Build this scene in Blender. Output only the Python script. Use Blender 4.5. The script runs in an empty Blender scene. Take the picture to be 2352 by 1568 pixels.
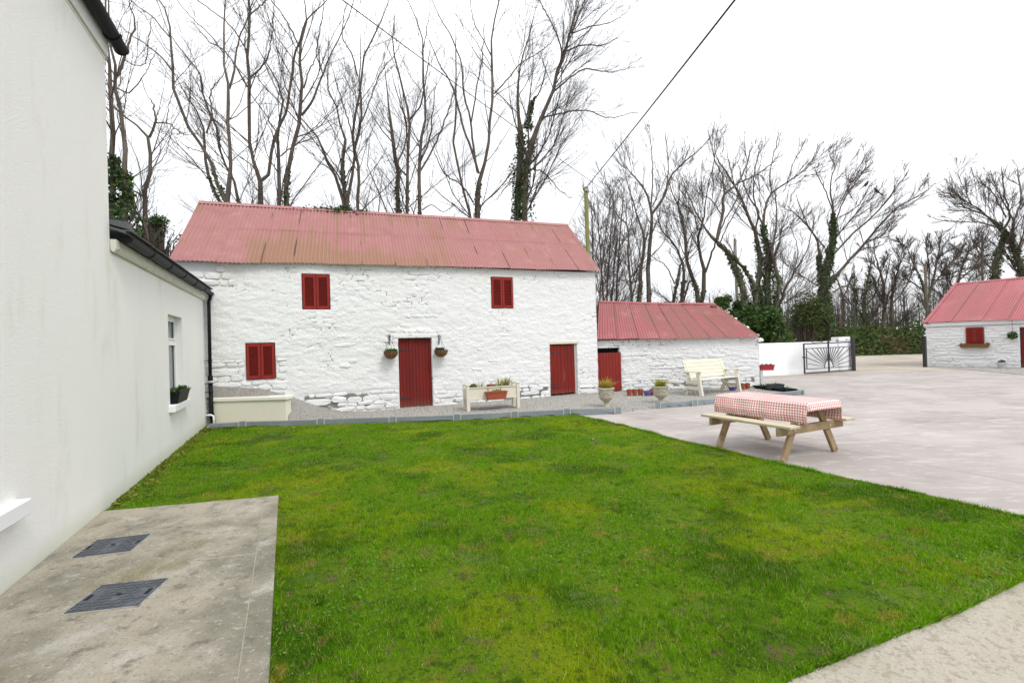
import bpy, bmesh, math, random
import numpy as np
from mathutils import Vector, Matrix

# ------------------------------------------------------------------ camera, sky, sun, exposure
SC = bpy.context.scene
COL = SC.collection
F = 1111.0; CX, CY = 1176.0, 784.0            # focal length and centre, in pixels of a 2352 px wide print
CAMZ = 1.6; PITCH = 0.0045; ROLL = 0.030
_f = Vector((0, math.cos(PITCH), math.sin(PITCH)))
_u0 = Vector((0, -math.sin(PITCH), math.cos(PITCH)))
_r0 = Vector((1, 0, 0))
CR = _r0 * math.cos(ROLL) - _u0 * math.sin(ROLL)
CU = _r0 * math.sin(ROLL) + _u0 * math.cos(ROLL)
CAMP = Vector((0, 0, CAMZ))
cd = bpy.data.cameras.new('camera'); cam = bpy.data.objects.new('camera', cd); COL.objects.link(cam)
cd.sensor_width = 36.0; cd.lens = 36.0 * F / 2352.0; cd.clip_start = 0.05; cd.clip_end = 2000
cam.matrix_world = Matrix(((CR.x, CU.x, -_f.x, 0), (CR.y, CU.y, -_f.y, 0), (CR.z, CU.z, -_f.z, CAMZ), (0, 0, 0, 1)))
SC.camera = cam

SUN_EL, SUN_AZ = math.radians(52), math.radians(137)      # azimuth clockwise from +Y
W = bpy.data.worlds.new('World'); SC.world = W; W.use_nodes = True
nt = W.node_tree; nt.nodes.clear()
def wn(t, **k):
    n = nt.nodes.new(t)
    for a, b in k.items(): setattr(n, a, b)
    return n
out = wn('ShaderNodeOutputWorld'); bg = wn('ShaderNodeBackground'); bg.inputs['Strength'].default_value = 0.1
sky = wn('ShaderNodeTexSky', sky_type='NISHITA', sun_disc=False); sky.sun_elevation = SUN_EL; sky.sun_rotation = SUN_AZ
sky.air_density = 1.5; sky.dust_density = 5.0; sky.ozone_density = 1.0
tc = wn('ShaderNodeTexCoord'); sep = wn('ShaderNodeSeparateXYZ')
nt.links.new(tc.outputs['Generated'], sep.inputs[0])
cl = wn('ShaderNodeClamp'); nt.links.new(sep.outputs['Z'], cl.inputs[0])
ramp = wn('ShaderNodeMapRange'); ramp.inputs['To Min'].default_value = 8.7; ramp.inputs['To Max'].default_value = 20.0
nt.links.new(cl.outputs[0], ramp.inputs[0])               # overcast sky: zenith about three times the horizon
mp = wn('ShaderNodeMapping'); mp.inputs['Scale'].default_value = (1.0, 1.0, 3.5); nt.links.new(tc.outputs['Generated'], mp.inputs[0])
noi = wn('ShaderNodeTexNoise'); noi.inputs['Scale'].default_value = 1.6; noi.inputs['Detail'].default_value = 5; nt.links.new(mp.outputs[0], noi.inputs[0])
nr = wn('ShaderNodeMapRange'); nr.inputs['From Min'].default_value = .36; nr.inputs['From Max'].default_value = .62
nr.inputs['To Min'].default_value = .76; nr.inputs['To Max'].default_value = 1.08; nt.links.new(noi.outputs['Fac'], nr.inputs[0])
mul = wn('ShaderNodeMath', operation='MULTIPLY'); nt.links.new(ramp.outputs[0], mul.inputs[0]); nt.links.new(nr.outputs[0], mul.inputs[1])
vm = wn('ShaderNodeVectorMath', operation='SCALE'); vm.inputs[0].default_value = (.972, .990, 1.022); nt.links.new(mul.outputs[0], vm.inputs['Scale'])
mx = wn('ShaderNodeMix', data_type='RGBA'); mx.inputs['Factor'].default_value = .93
nt.links.new(sky.outputs[0], mx.inputs['A']); nt.links.new(vm.outputs[0], mx.inputs['B'])
nt.links.new(mx.outputs['Result'], bg.inputs['Color']); nt.links.new(bg.outputs[0], out.inputs[0])
sd = bpy.data.lights.new('sun', 'SUN'); sd.energy = 1.5; sd.angle = math.radians(18); sd.color = (1, .955, .88)
sun = bpy.data.objects.new('sun', sd); COL.objects.link(sun)
sv = Vector((math.sin(SUN_AZ) * math.cos(SUN_EL), math.cos(SUN_AZ) * math.cos(SUN_EL), math.sin(SUN_EL)))
sun.rotation_euler = sv.to_track_quat('Z', 'Y').to_euler(); sun.location = (4, -10, 20)
SC.view_settings.view_transform = 'Standard'; SC.view_settings.look = 'None'
SC.view_settings.exposure = 0.16; SC.view_settings.gamma = 1.0; SC.view_settings.use_curve_mapping = False

# ------------------------------------------------------------------ helpers
def ray(px, py): return CR * ((px - CX) / F) - CU * ((py - CY) / F) + _f
def on_z(px, py, z=0.0):
    d = ray(px, py); t = (z - CAMZ) / d.z
    return CAMP + d * t
def at_y(px, py, Y):
    d = ray(px, py); return CAMP + d * (Y / d.y)
class Frame:
    """a wall's frame: x along the wall, y into the building, z up"""
    def __init__(s, x, y, ang):
        s.o = Vector((x, y, 0)); s.a = ang
        s.e = Vector((math.cos(ang), math.sin(ang), 0)); s.b = Vector((-math.sin(ang), math.cos(ang), 0))
    def w(s, x, y, z): return s.o + s.e * x + s.b * y + Vector((0, 0, z))
    def l(s, p):
        q = Vector(p) - s.o; return Vector((q.dot(s.e), q.dot(s.b), q.z))
    def px(s, px, py, d=0.0):
        r = ray(px, py); t = (d - (CAMP - s.o).dot(s.b)) / r.dot(s.b)
        q = s.l(CAMP + r * t); return q.x, q.z
PM = {}
def tag(o, label=None, cat=None, group=None, kind=None):
    if label: o['label'] = label
    if cat: o['category'] = cat
    if group: o['group'] = group
    if kind: o['kind'] = kind
    return o
def thing(name, label, cat, loc=(0, 0, 0), rotz=0.0, group=None):
    o = bpy.data.objects.new(name, None); COL.objects.link(o); o.empty_display_size = .1
    o.location = loc; o.rotation_euler = (0, 0, rotz)
    PM[o.name] = Matrix.Translation(Vector(loc)) @ Matrix.Rotation(rotz, 4, 'Z')
    return tag(o, label, cat, group)
def link(name, me, parent=None):
    o = bpy.data.objects.new(name, me); COL.objects.link(o)
    if parent is not None: o.parent = parent
    return o
def root_of(o):
    while o.parent is not None: o = o.parent
    return o
def npobj(name, V, Q=None, T=None, mat=None, parent=None, smooth=False, uv=None, attr=None, world=False):
    V = np.asarray(V, dtype=np.float64).reshape(-1, 3)
    if world and parent is not None and root_of(parent).name in PM:
        Mi = np.array(PM[root_of(parent).name].inverted()); V = V @ Mi[:3, :3].T + Mi[:3, 3]
    me = bpy.data.meshes.new(name)
    nq = 0 if Q is None else len(Q); ntr = 0 if T is None else len(T)
    idx = np.concatenate([np.asarray(a, dtype=np.int32).ravel() for a in (Q, T) if a is not None and len(a)])
    st = np.concatenate([np.arange(nq) * 4, nq * 4 + np.arange(ntr) * 3]).astype(np.int32)
    me.vertices.add(len(V)); me.vertices.foreach_set('co', V.astype(np.float32).ravel())
    me.loops.add(len(idx)); me.loops.foreach_set('vertex_index', idx)
    me.polygons.add(nq + ntr); me.polygons.foreach_set('loop_start', st)
    me.update(calc_edges=True)
    me.polygons.foreach_set('use_smooth', np.full(nq + ntr, bool(smooth)))
    if uv is not None:
        l = me.uv_layers.new(name='UVMap'); l.data.foreach_set('uv', np.asarray(uv, dtype=np.float32)[idx].ravel())
    if attr is not None:
        a = me.attributes.new('tint', 'FLOAT', 'POINT'); a.data.foreach_set('value', np.asarray(attr, dtype=np.float32))
    if mat: me.materials.append(mat)
    return link(name, me, parent)
class MB:
    def __init__(s): s.v = []; s.f = []
    def add(s, vs, fs):
        n = len(s.v); s.v += [Vector(v) for v in vs]; s.f += [tuple(i + n for i in f) for f in fs]; return s
    def box(s, x0, x1, y0, y1, z0, z1):
        return s.add([(x, y, z) for z in (z0, z1) for y in (y0, y1) for x in (x0, x1)],
                     [(0, 2, 3, 1), (4, 5, 7, 6), (0, 1, 5, 4), (2, 6, 7, 3), (0, 4, 6, 2), (1, 3, 7, 5)])
    def bar(s, p0, p1, w, h, up=(0, 0, 1)):
        p0, p1 = Vector(p0), Vector(p1); d = (p1 - p0).normalized(); up = Vector(up)
        sd_ = d.cross(up)
        if sd_.length < 1e-4: sd_ = d.cross(Vector((1, 0, 0)))
        sd_.normalize(); u = sd_.cross(d)
        vs = [p + sd_ * (a * w / 2) + u * (b * h / 2) for p in (p0, p1) for a, b in ((-1, -1), (1, -1), (1, 1), (-1, 1))]
        return s.add(vs, [(0, 1, 2, 3), (7, 6, 5, 4), (0, 4, 5, 1), (1, 5, 6, 2), (2, 6, 7, 3), (3, 7, 4, 0)])
    def tube(s, pts, r, n=8, cap=True):
        pts = [Vector(p) for p in pts]; rs = r if isinstance(r, (list, tuple)) else [r] * len(pts)
        ref = None; rings = []
        for i, p in enumerate(pts):
            d = (pts[min(i + 1, len(pts) - 1)] - pts[max(i - 1, 0)]).normalized()
            if ref is None:
                ref = d.cross(Vector((0, 0, 1)))
                if ref.length < 1e-3: ref = d.cross(Vector((1, 0, 0)))
            a = (ref - d * ref.dot(d)).normalized(); ref = a; b = d.cross(a)
            rings.append([p + (a * math.cos(2 * math.pi * k / n) + b * math.sin(2 * math.pi * k / n)) * rs[i] for k in range(n)])
        vs = [v for R in rings for v in R]; fs = []
        for i in range(len(pts) - 1):
            for k in range(n):
                k2 = (k + 1) % n; fs.append((i * n + k, i * n + k2, (i + 1) * n + k2, (i + 1) * n + k))
        if cap: fs += [tuple(range(n))[::-1], tuple(range((len(pts) - 1) * n, len(pts) * n))]
        return s.add(vs, fs)
    def lathe(s, prof, c=(0, 0), n=24, cap=True):
        vs = [(c[0] + r * math.cos(2 * math.pi * k / n), c[1] + r * math.sin(2 * math.pi * k / n), z) for r, z in prof for k in range(n)]
        fs = [(i * n + k, i * n + (k + 1) % n, (i + 1) * n + (k + 1) % n, (i + 1) * n + k) for i in range(len(prof) - 1) for k in range(n)]
        if cap: fs += [tuple(range(n))[::-1], tuple(range((len(prof) - 1) * n, len(prof) * n))]
        return s.add(vs, fs)
    def prism(s, poly, y0, y1):
        n = len(poly)
        vs = [(x, y0, z) for x, z in poly] + [(x, y1, z) for x, z in poly]
        return s.add(vs, [tuple(range(n)), tuple(range(2 * n - 1, n - 1, -1))] + [((i + 1) % n, i, n + i, n + (i + 1) % n) for i in range(n)])
    def build(s, name, mat=None, parent=None, bevel=0, smooth=False, world=False, seg=1):
        vs = s.v
        if world and parent is not None:
            Mi = PM[root_of(parent).name].inverted(); vs = [Mi @ v for v in vs]
        me = bpy.data.meshes.new(name)
        if bevel:
            bm = bmesh.new(); bv = [bm.verts.new(v) for v in vs]
            for f in s.f:
                try: bm.faces.new([bv[i] for i in f])
                except ValueError: pass
            bmesh.ops.recalc_face_normals(bm, faces=bm.faces)
            es = [e for e in bm.edges if len(e.link_faces) == 2 and e.calc_face_angle(0) > .6]
            bmesh.ops.bevel(bm, geom=es, offset=bevel, segments=seg, affect='EDGES', profile=.6)
            bm.to_mesh(me); bm.free()
        else:
            me.from_pydata([tuple(v) for v in vs], [], s.f)
        if smooth:
            for p in me.polygons: p.use_smooth = True
        if mat: me.materials.append(mat)
        return link(name, me, parent)

# ------------------------------------------------------------------ numpy noise
def _h(i, j, s): 
    v = np.sin(i * 127.1 + j * 311.7 + s * 74.7) * 43758.5453; return v - np.floor(v)
def vnoise(x, y, s=0):
    i, j = np.floor(x), np.floor(y); u, v = x - i, y - j; u = u * u * (3 - 2 * u); v = v * v * (3 - 2 * v)
    return (_h(i, j, s) * (1 - u) + _h(i + 1, j, s) * u) * (1 - v) + (_h(i, j + 1, s) * (1 - u) + _h(i + 1, j + 1, s) * u) * v
def fbm(x, y, s=0, o=4):
    t = 0; a = .5
    for k in range(o): t = t + a * (vnoise(x, y, s + k) - .5); x = x * 2.03; y = y * 2.03; a *= .5
    return t
def cells(x, z, w, h, s=0):
    v = z / h; u = x / w + .37 * np.floor(v)
    i, j = np.floor(u), np.floor(v); f1 = np.full(x.shape, 9.); f2 = f1.copy(); cid = np.zeros(x.shape)
    for a in (-1, 0, 1):
        for b in (-1, 0, 1):
            cx = i + a + .15 + .7 * _h(i + a, j + b, s); cy = j + b + .25 + .5 * _h(i + a, j + b, s + 9)
            d = np.sqrt((u - cx) ** 2 + (v - cy) ** 2); m = d < f1
            f2 = np.where(m, f1, np.minimum(f2, d)); cid = np.where(m, _h(i + a, j + b, s + 3), cid); f1 = np.where(m, d, f1)
    return f2 - f1, cid
def sst(a, b, x): t = np.clip((x - a) / (b - a), 0, 1); return t * t * (3 - 2 * t)
def inpoly(x, y, poly):
    r = np.zeros(x.shape, dtype=bool); n = len(poly)
    for i in range(n):
        x0, y0 = poly[i]; x1, y1 = poly[(i + 1) % n]
        if y0 == y1: continue
        r ^= ((y0 > y) != (y1 > y)) & (x < (x1 - x0) * (y - y0) / (y1 - y0) + x0)
    return r

# ------------------------------------------------------------------ materials
def mat(name, col, rough=.8, layers=(), bump=(), spec=.3, metal=0., coord='pos', trans=0., attr=None):
    """layers: (colour, scale, lo, hi, amount, (stretch)); bump: (scale, strength, distance, (stretch))"""
    m = bpy.data.materials.new(name); m.use_nodes = True; t = m.node_tree; t.nodes.clear()
    def N(ty, **k):
        n = t.nodes.new(ty)
        for a_, b_ in k.items(): setattr(n, a_, b_)
        return n
    o = N('ShaderNodeOutputMaterial'); b = N('ShaderNodeBsdfPrincipled')
    b.inputs['Roughness'].default_value = rough; b.inputs['Specular IOR Level'].default_value = spec; b.inputs['Metallic'].default_value = metal
    if coord == 'pos': src = N('ShaderNodeNewGeometry').outputs['Position']
    elif coord == 'uv': src = N('ShaderNodeTexCoord').outputs['UV']
    else: src = N('ShaderNodeTexCoord').outputs['Object']
    def noise(scale, stretch, detail=6, rgh=.6):
        mp = N('ShaderNodeMapping'); mp.inputs['Scale'].default_value = stretch; t.links.new(src, mp.inputs[0])
        n = N('ShaderNodeTexNoise'); n.inputs['Scale'].default_value = scale; n.inputs['Detail'].default_value = detail; n.inputs['Roughness'].default_value = rgh
        t.links.new(mp.outputs[0], n.inputs[0]); return n.outputs['Fac']
    cur = None
    for L in layers:
        c, sc, lo, hi, am = L[:5]; stt = L[5] if len(L) > 5 else (1, 1, 1)
        mr = N('ShaderNodeMapRange', interpolation_type='SMOOTHSTEP'); mr.inputs['From Min'].default_value = lo; mr.inputs['From Max'].default_value = hi; mr.inputs['To Max'].default_value = am
        if sc == 'tint':
            at = N('ShaderNodeAttribute', attribute_name='tint'); t.links.new(at.outputs['Fac'], mr.inputs[0])
        elif sc == 'z':
            sp = N('ShaderNodeSeparateXYZ'); t.links.new(src, sp.inputs[0]); t.links.new(sp.outputs['Z'], mr.inputs[0])
        elif sc == 'rand':
            oi = N('ShaderNodeObjectInfo'); t.links.new(oi.outputs['Random'], mr.inputs[0])
        else: t.links.new(noise(sc, stt), mr.inputs[0])
        x = N('ShaderNodeMix', data_type='RGBA'); x.inputs['B'].default_value = (*c, 1)
        if cur is None: x.inputs['A'].default_value = (*col, 1)
        else: t.links.new(cur, x.inputs['A'])
        t.links.new(mr.outputs[0], x.inputs['Factor']); cur = x.outputs['Result']
    if cur is None: b.inputs['Base Color'].default_value = (*col, 1)
    else: t.links.new(cur, b.inputs['Base Color'])
    nrm = None
    for B in bump:
        sc, st_, ds = B[:3]; stt = B[3] if len(B) > 3 else (1, 1, 1)
        bn = N('ShaderNodeBump'); bn.inputs['Strength'].default_value = st_; bn.inputs['Distance'].default_value = ds
        t.links.new(noise(sc, stt, 5), bn.inputs['Height'])
        if nrm is not None: t.links.new(nrm, bn.inputs['Normal'])
        nrm = bn.outputs[0]
    if nrm is not None: t.links.new(nrm, b.inputs['Normal'])
    if trans:
        tr = N('ShaderNodeBsdfTranslucent'); ms = N('ShaderNodeMixShader'); ms.inputs[0].default_value = trans
        if cur is not None: t.links.new(cur, tr.inputs[0])
        else: tr.inputs[0].default_value = (*col, 1)
        t.links.new(b.outputs[0], ms.inputs[1]); t.links.new(tr.outputs[0], ms.inputs[2]); t.links.new(ms.outputs[0], o.inputs[0])
    else: t.links.new(b.outputs[0], o.inputs[0])
    m.diffuse_color = (*col, 1)
    return m
MT = {}
MT['wash'] = mat('whitewash', (.76, .77, .78), .9, [((.68, .67, .62), 1.1, .56, .78, .6), ((.55, .53, .46), 9, .66, .8, .45), ((.70, .72, .70), 'z', .35, -.05, .35), ((.13, .12, .105), 'tint', .35, .75, .85)], [(22, .6, .025), (60, .6, .012), (150, .4, .006)])
MT['wash_lit'] = mat('whitewash lightened for shade', (.86, .865, .865), .9, [((.68, .67, .62), 1.1, .56, .78, .6), ((.55, .53, .46), 9, .66, .8, .45), ((.70, .72, .70), 'z', .35, -.05, .35), ((.13, .12, .105), 'tint', .35, .75, .85)], [(22, .6, .025), (60, .6, .012), (150, .4, .006)])  # wash lightened in colour to stand in for light missing on the far barn
MT['mortar'] = mat('old mortar', (.40, .39, .36), .95, [((.15, .14, .12), 12, .5, .7, .8)], [(40, .6, .02)])
MT['render'] = mat('cream render', (.85, .85, .825), .9, [((.77, .77, .73), .8, .5, .75, .55, (1, 1, .35)), ((.64, .63, .54), 2.2, .55, .75, .5, (1, 1, .3)), ((.50, .50, .42), 60, .70, .80, .5), ((.42, .46, .28), 'z', .28, -.02, .55)], [(90, .5, .008), (260, .6, .005), (14, .2, .012)])
MT['cream_wall'] = mat('cream garden wall', (.71, .69, .57), .9, [((.50, .49, .36), 1.7, .55, .75, .5), ((.30, .31, .2), 5, .64, .78, .5)], [(160, .4, .004)])
MT['coping'] = mat('cream coping', (.76, .75, .66), .85, [((.45, .45, .28), 4, .6, .78, .6)], [(120, .4, .004)])
MT['white'] = mat('white paint', (.80, .81, .83), .6, [((.70, .71, .70), 3, .55, .8, .5)], [(60, .1, .004)])
MT['wallwhite'] = mat('bright white wall paint', (.83, .84, .87), .8, [((.74, .75, .77), 1.2, .55, .8, .5)], [(50, .15, .006)])
MT['fascia_white'] = mat('flaking white lintel paint', (.74, .74, .74), .9, [((.42, .26, .24), 9, .56, .68, .6), ((.5, .5, .47), 20, .6, .75, .6)], [(50, .5, .01)])
MT['upvc'] = mat('white plastic', (.82, .83, .84), .3, spec=.5)
MT['black'] = mat('black plastic', (.010, .011, .013), .5, [((.02, .02, .024), 6, .55, .8, .6)], spec=.15)
MT['slate'] = mat('slate', (.10, .105, .115), .7, [((.22, .22, .21), 14, .55, .75, .6)], [(40, .4, .01)])
MT['iron'] = mat('black iron', (.025, .026, .03), .45, [((.06, .06, .07), 20, .55, .7, .5)], spec=.5)
MT['glass'] = mat('window glass', (.10, .12, .13), .04, spec=.8)
MT['fascia'] = mat('dirty fascia', (.62, .61, .55), .8, [((.22, .21, .14), 7, .55, .75, .7, (1, 1, 2))], [(50, .4, .006)])
pink = (.345, .155, .157)
MT['roof'] = mat('faded red corrugated iron', pink, .65, [((.42, .235, .235), 3, .5, .75, .55), ((.29, .108, .115), 1.2, .52, .72, .6), ((.255, .15, .085), 'tint', .08, .75, .92), ((.055, .035, .03), 'tint', 1.0, 1.15, .85), ((.15, .115, .075), 11, .60, .76, .75, (1, 1, .25)), ((.50, .36, .35), 24, .66, .8, .5)], [(60, .25, .004)], spec=.25)
MT['roof_clean'] = mat('red corrugated iron', (.34, .105, .115), .65, [((.43, .22, .23), 2.2, .52, .74, .65), ((.27, .12, .10), 4, .58, .8, .55, (1, 1, .4)), ((.22, .12, .085), 'tint', .2, .9, .75), ((.055, .035, .03), 'tint', 1.0, 1.15, .85), ((.62, .52, .52), 26, .70, .8, .6)], [(60, .25, .004)], spec=.3)
MT['roof_far'] = mat('glossier red corrugated iron', (.38, .115, .13), .6, [((.46, .20, .215), 1.1, .5, .75, .55), ((.055, .035, .03), 'tint', 1.0, 1.15, .85), ((.25, .12, .10), 9, .63, .78, .6, (1, 1, .3)), ((.25, .11, .09), 'tint', .3, 1, .6)], [(60, .25, .004)], spec=.3)
MT['redwood'] = mat('dark red painted planks', (.185, .017, .012), .7, [((.13, .018, .016), 3, .45, .7, .8, (1, 1, .3)), ((.30, .12, .10), 26, .66, .76, .6, (1, 1, .06)), ((.09, .012, .012), 'rand', .3, 1, .35), ((.24, .15, .11), 7, .60, .72, .35, (1, 1, .15)), ((.16, .10, .07), 'z', .30, .05, .4)], [(80, .3, .004, (1, 1, .08))], spec=.2)
MT['red'] = mat('red shutter paint', (.255, .021, .015), .6, [((.19, .018, .015), 4, .5, .75, .7)], [(60, .1, .003)], spec=.25)
MT['redtin'] = mat('red painted tin', (.235, .022, .016), .5, [((.16, .02, .018), 3, .5, .75, .7), ((.40, .2, .17), 20, .68, .78, .6, (1, 1, .2))], spec=.3)
MT['cream'] = mat('cream painted timber', (.66, .63, .525), .6, [((.56, .52, .39), 5, .55, .78, .5), ((.35, .3, .16), 16, .68, .8, .4)], [(70, .15, .003, (.3, 1, 1))])
MT['timber'] = mat('weathered pine', (.30, .215, .12), .75, [((.45, .36, .23), 2.5, .48, .7, .8), ((.17, .12, .055), 7, .52, .72, .8), ((.12, .09, .05), 30, .66, .75, .6)], [(60, .4, .004)])
MT['timber_top'] = mat('bleached pine seat', (.50, .44, .32), .8, [((.36, .30, .18), 5, .5, .75, .7), ((.14, .11, .06), 22, .68, .76, .7)], [(60, .4, .004)])
MT['kerb'] = mat('grey edging board', (.205, .235, .255), .7, [((.27, .30, .32), 2.2, .45, .7, .7), ((.13, .15, .15), 9, .55, .75, .6)], [(120, .3, .003)])
MT['kerbpost'] = mat('pale edging post', (.42, .45, .42), .8, [((.25, .28, .27), 9, .5, .75, .6)], [(120, .3, .003)])
MT['terracotta'] = mat('terracotta plastic', (.33, .085, .045), .55, [((.24, .06, .035), 9, .5, .75, .6)], [(60, .1, .003)])
MT['purple'] = mat('purple plastic', (.15, .11, .36), .4, [((.24, .2, .45), 10, .6, .8, .5)])
MT['stone'] = mat('cast stone urn', (.42, .39, .30), .9, [((.56, .54, .46), 6, .45, .7, .7), ((.17, .17, .11), 8, .55, .74, .7)], [(60, .4, .006)])
MT['soil'] = mat('potting soil', (.035, .026, .02), 1., [((.07, .05, .035), 40, .4, .7, .8)], [(60, 1, .02)])
MT['coir'] = mat('coir basket liner', (.25, .125, .05), .95, [((.07, .04, .02), 45, .5, .65, .9)], [(90, .8, .01)])
MT['galv'] = mat('galvanised steel', (.55, .56, .57), .5, [((.72, .73, .74), 14, .5, .7, .7)], metal=.3)
MT['planter_red'] = mat('red plastic trough', (.42, .028, .05), .4)
MT['planter_dark'] = mat('dark slate trough', (.045, .052, .062), .55, [((.08, .09, .1), 12, .5, .7, .6)])
MT['bark'] = mat('grey brown bark', (.115, .092, .075), .9, [((.21, .185, .15), 3.5, .5, .72, .7, (1, 1, .5)), ((.05, .043, .038), 9, .5, .72, .7, (1, 1, .25)), ((.13, .15, .07), 1.3, .55, .75, .4)], [(26, .8, .02, (1, 1, .3))])
MT['twig'] = mat('twigs', (.085, .066, .06), .9, [((.14, .115, .10), 2, .5, .7, .6)])
MT['twig_far'] = mat('far twigs', (.10, .085, .075), .9, [((.16, .13, .11), 1, .5, .7, .6)])
MT['ivy'] = mat('ivy leaves', (.032, .072, .016), .45, [((.085, .15, .026), 'tint', .4, .95, .9), ((.012, .03, .012), 1.5, .5, .7, .5)], spec=.4, trans=.15)
MT['shrub'] = mat('evergreen shrub leaves', (.04, .085, .016), .5, [((.075, .13, .025), 'tint', .5, 1, .9)], spec=.3, trans=.2)
MT['bramble'] = mat('bramble and dead bracken', (.07, .115, .028), .8, [((.20, .125, .06), .35, .53, .68, .75), ((.03, .055, .015), 'tint', .1, .6, .6), ((.25, .16, .08), 'tint', .86, .95, .7)], trans=.2)
MT['weed'] = mat('weeds', (.14, .17, .02), .8, [((.24, .24, .03), 'tint', .3, .8, .8), ((.20, .13, .07), 'tint', .85, .95, .8)], trans=.2)
MT['clover'] = mat('clover leaves', (.08, .20, .03), .8, [((.15, .29, .06), 'tint', .4, 1, .8)], spec=.1, trans=.2)
MT['leafgreen'] = mat('fresh leaves', (.07, .17, .03), .5, [((.14, .27, .05), 'tint', .4, 1, .8)], trans=.25)
MT['sedge'] = mat('golden sedge blades', (.30, .30, .045), .6, [((.45, .36, .07), 'tint', .3, .8, .9), ((.12, .22, .03), 'tint', .3, .05, .9)], trans=.25)
MT['sedge_red'] = mat('amber sedge blades', (.40, .25, .04), .6, [((.40, .38, .06), 'tint', .3, .8, .9), ((.18, .24, .03), 'tint', .3, .05, .9)], trans=.25)
MT['moss'] = mat('moss', (.055, .07, .015), .95, [((.12, .13, .03), 30, .5, .7, .8)], [(60, 1, .02)])
MT['pole'] = mat('green stained pole', (.20, .20, .07), .9, [((.30, .29, .16), 3, .5, .7, .7, (1, 1, .2)), ((.10, .10, .04), 8, .5, .75, .7, (1, 1, .1))], [(30, .5, .01, (1, 1, .1))])
MT['pole_grey'] = mat('grey pole', (.22, .20, .16), .9, [((.13, .11, .08), 5, .5, .75, .7, (1, 1, .1))], [(30, .5, .01, (1, 1, .1))])
MT['cable'] = mat('black cable', (.02, .02, .022), .6)
MT['bird'] = mat('black feathers', (.012, .012, .015), .6)
MT['leaf'] = mat('fallen leaves', (.30, .19, .12), .8, [((.15, .08, .04), 'tint', .3, .8, .9), ((.42, .33, .26), 'tint', .85, 1, .8)])
MT['cover'] = mat('iron drain cover', (.055, .065, .08), .45, [((.13, .14, .16), 9, .5, .72, .7), ((.2, .19, .17), 30, .66, .78, .6)], [(90, .3, .004)], spec=.5, coord='pos')
# ground
MT['yard'] = mat('pinkish yard concrete', (.325, .292, .275), .75, [((.42, .38, .36), .55, .42, .62, .7), ((.25, .21, .195), .9, .53, .70, .7, (1, 1.6, 1)), ((.52, .49, .475), 2.2, .53, .66, .42, (.6, 2.0, 1)), ((.60, .58, .57), 5.5, .57, .68, .38, (.6, 2.0, 1)), ((.19, .16, .145), 30, .60, .72, .6)], [(80, .35, .006), (8, .2, .01)], spec=.4)
MT['joint'] = mat('joint dirt', (.16, .14, .12), .95)
MT['slab'] = mat('brushed concrete', (.38, .343, .275), .9, [((.175, .17, .13), .9, .42, .60, .85), ((.165, .16, .07), 1.6, .54, .70, .75, (1, .6, 1)), ((.47, .445, .40), 2.6, .54, .70, .75), ((.11, .10, .085), 11, .54, .72, .65), ((.52, .49, .45), 34, .55, .72, .6), ((.085, .08, .07), 75, .57, .68, .7)], [(48, .9, .016), (170, .7, .006)])
MT['slab_edge'] = mat('pale concrete margin', (.365, .33, .265), .9, [((.22, .20, .155), 2.0, .46, .66, .85), ((.14, .13, .11), 20, .55, .7, .7), ((.5, .48, .44), 45, .56, .72, .6)], [(48, .8, .010), (170, .6, .005)])
MT['path'] = mat('exposed path concrete', (.41, .375, .315), .9, [((.36, .33, .26), 1.2, .45, .65, .8), ((.25, .22, .16), 28, .50, .64, .65), ((.22, .195, .145), 80, .54, .70, .6), ((.55, .51, .43), 110, .56, .7, .6)], [(45, .9, .014), (150, .6, .006)])
MT['road'] = mat('lane concrete', (.40, .355, .305), .9, [((.30, .255, .20), .4, .45, .65, .8), ((.16, .17, .08), 1.1, .62, .75, .6), ((.5, .46, .41), 3, .55, .7, .5)], [(30, .4, .01)])
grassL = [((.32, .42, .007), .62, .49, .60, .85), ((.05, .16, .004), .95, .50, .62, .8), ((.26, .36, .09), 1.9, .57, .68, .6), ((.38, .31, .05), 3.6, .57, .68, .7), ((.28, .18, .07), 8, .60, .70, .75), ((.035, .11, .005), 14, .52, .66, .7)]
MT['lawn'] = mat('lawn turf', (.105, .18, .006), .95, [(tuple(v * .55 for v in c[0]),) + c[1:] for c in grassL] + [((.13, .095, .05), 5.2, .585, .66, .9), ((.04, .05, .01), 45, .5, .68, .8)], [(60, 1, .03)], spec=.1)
MT['blade'] = mat('grass blades', (.15, .355, .005), .95, grassL + [((.27, .40, .03), 'tint', .55, 1., .6), ((.035, .10, .005), 'tint', .3, .0, .75), ((.50, .40, .19), 'tint', .91, .95, .85)], spec=.04, trans=.35)
MT['field'] = mat('rough field', (.06, .10, .02), .95, [((.16, .14, .06), .12, .48, .65, .7)], [(4, .6, .1)])
MT['gravel'] = mat('grey gravel bed', (.36, .345, .31), .95, [((.42, .41, .40), 42, .48, .62, .9), ((.10, .095, .09), 55, .52, .64, .9), ((.33, .29, .23), .8, .55, .75, .5)], [(60, 1, .03)])
MT['pebble'] = mat('gravel stones', (.40, .385, .355), .85, [((.52, .51, .50), 'tint', .55, .95, .9), ((.12, .115, .11), 'tint', .4, .05, .9), ((.36, .29, .2), 'tint', .93, .96, .6)])

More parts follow.
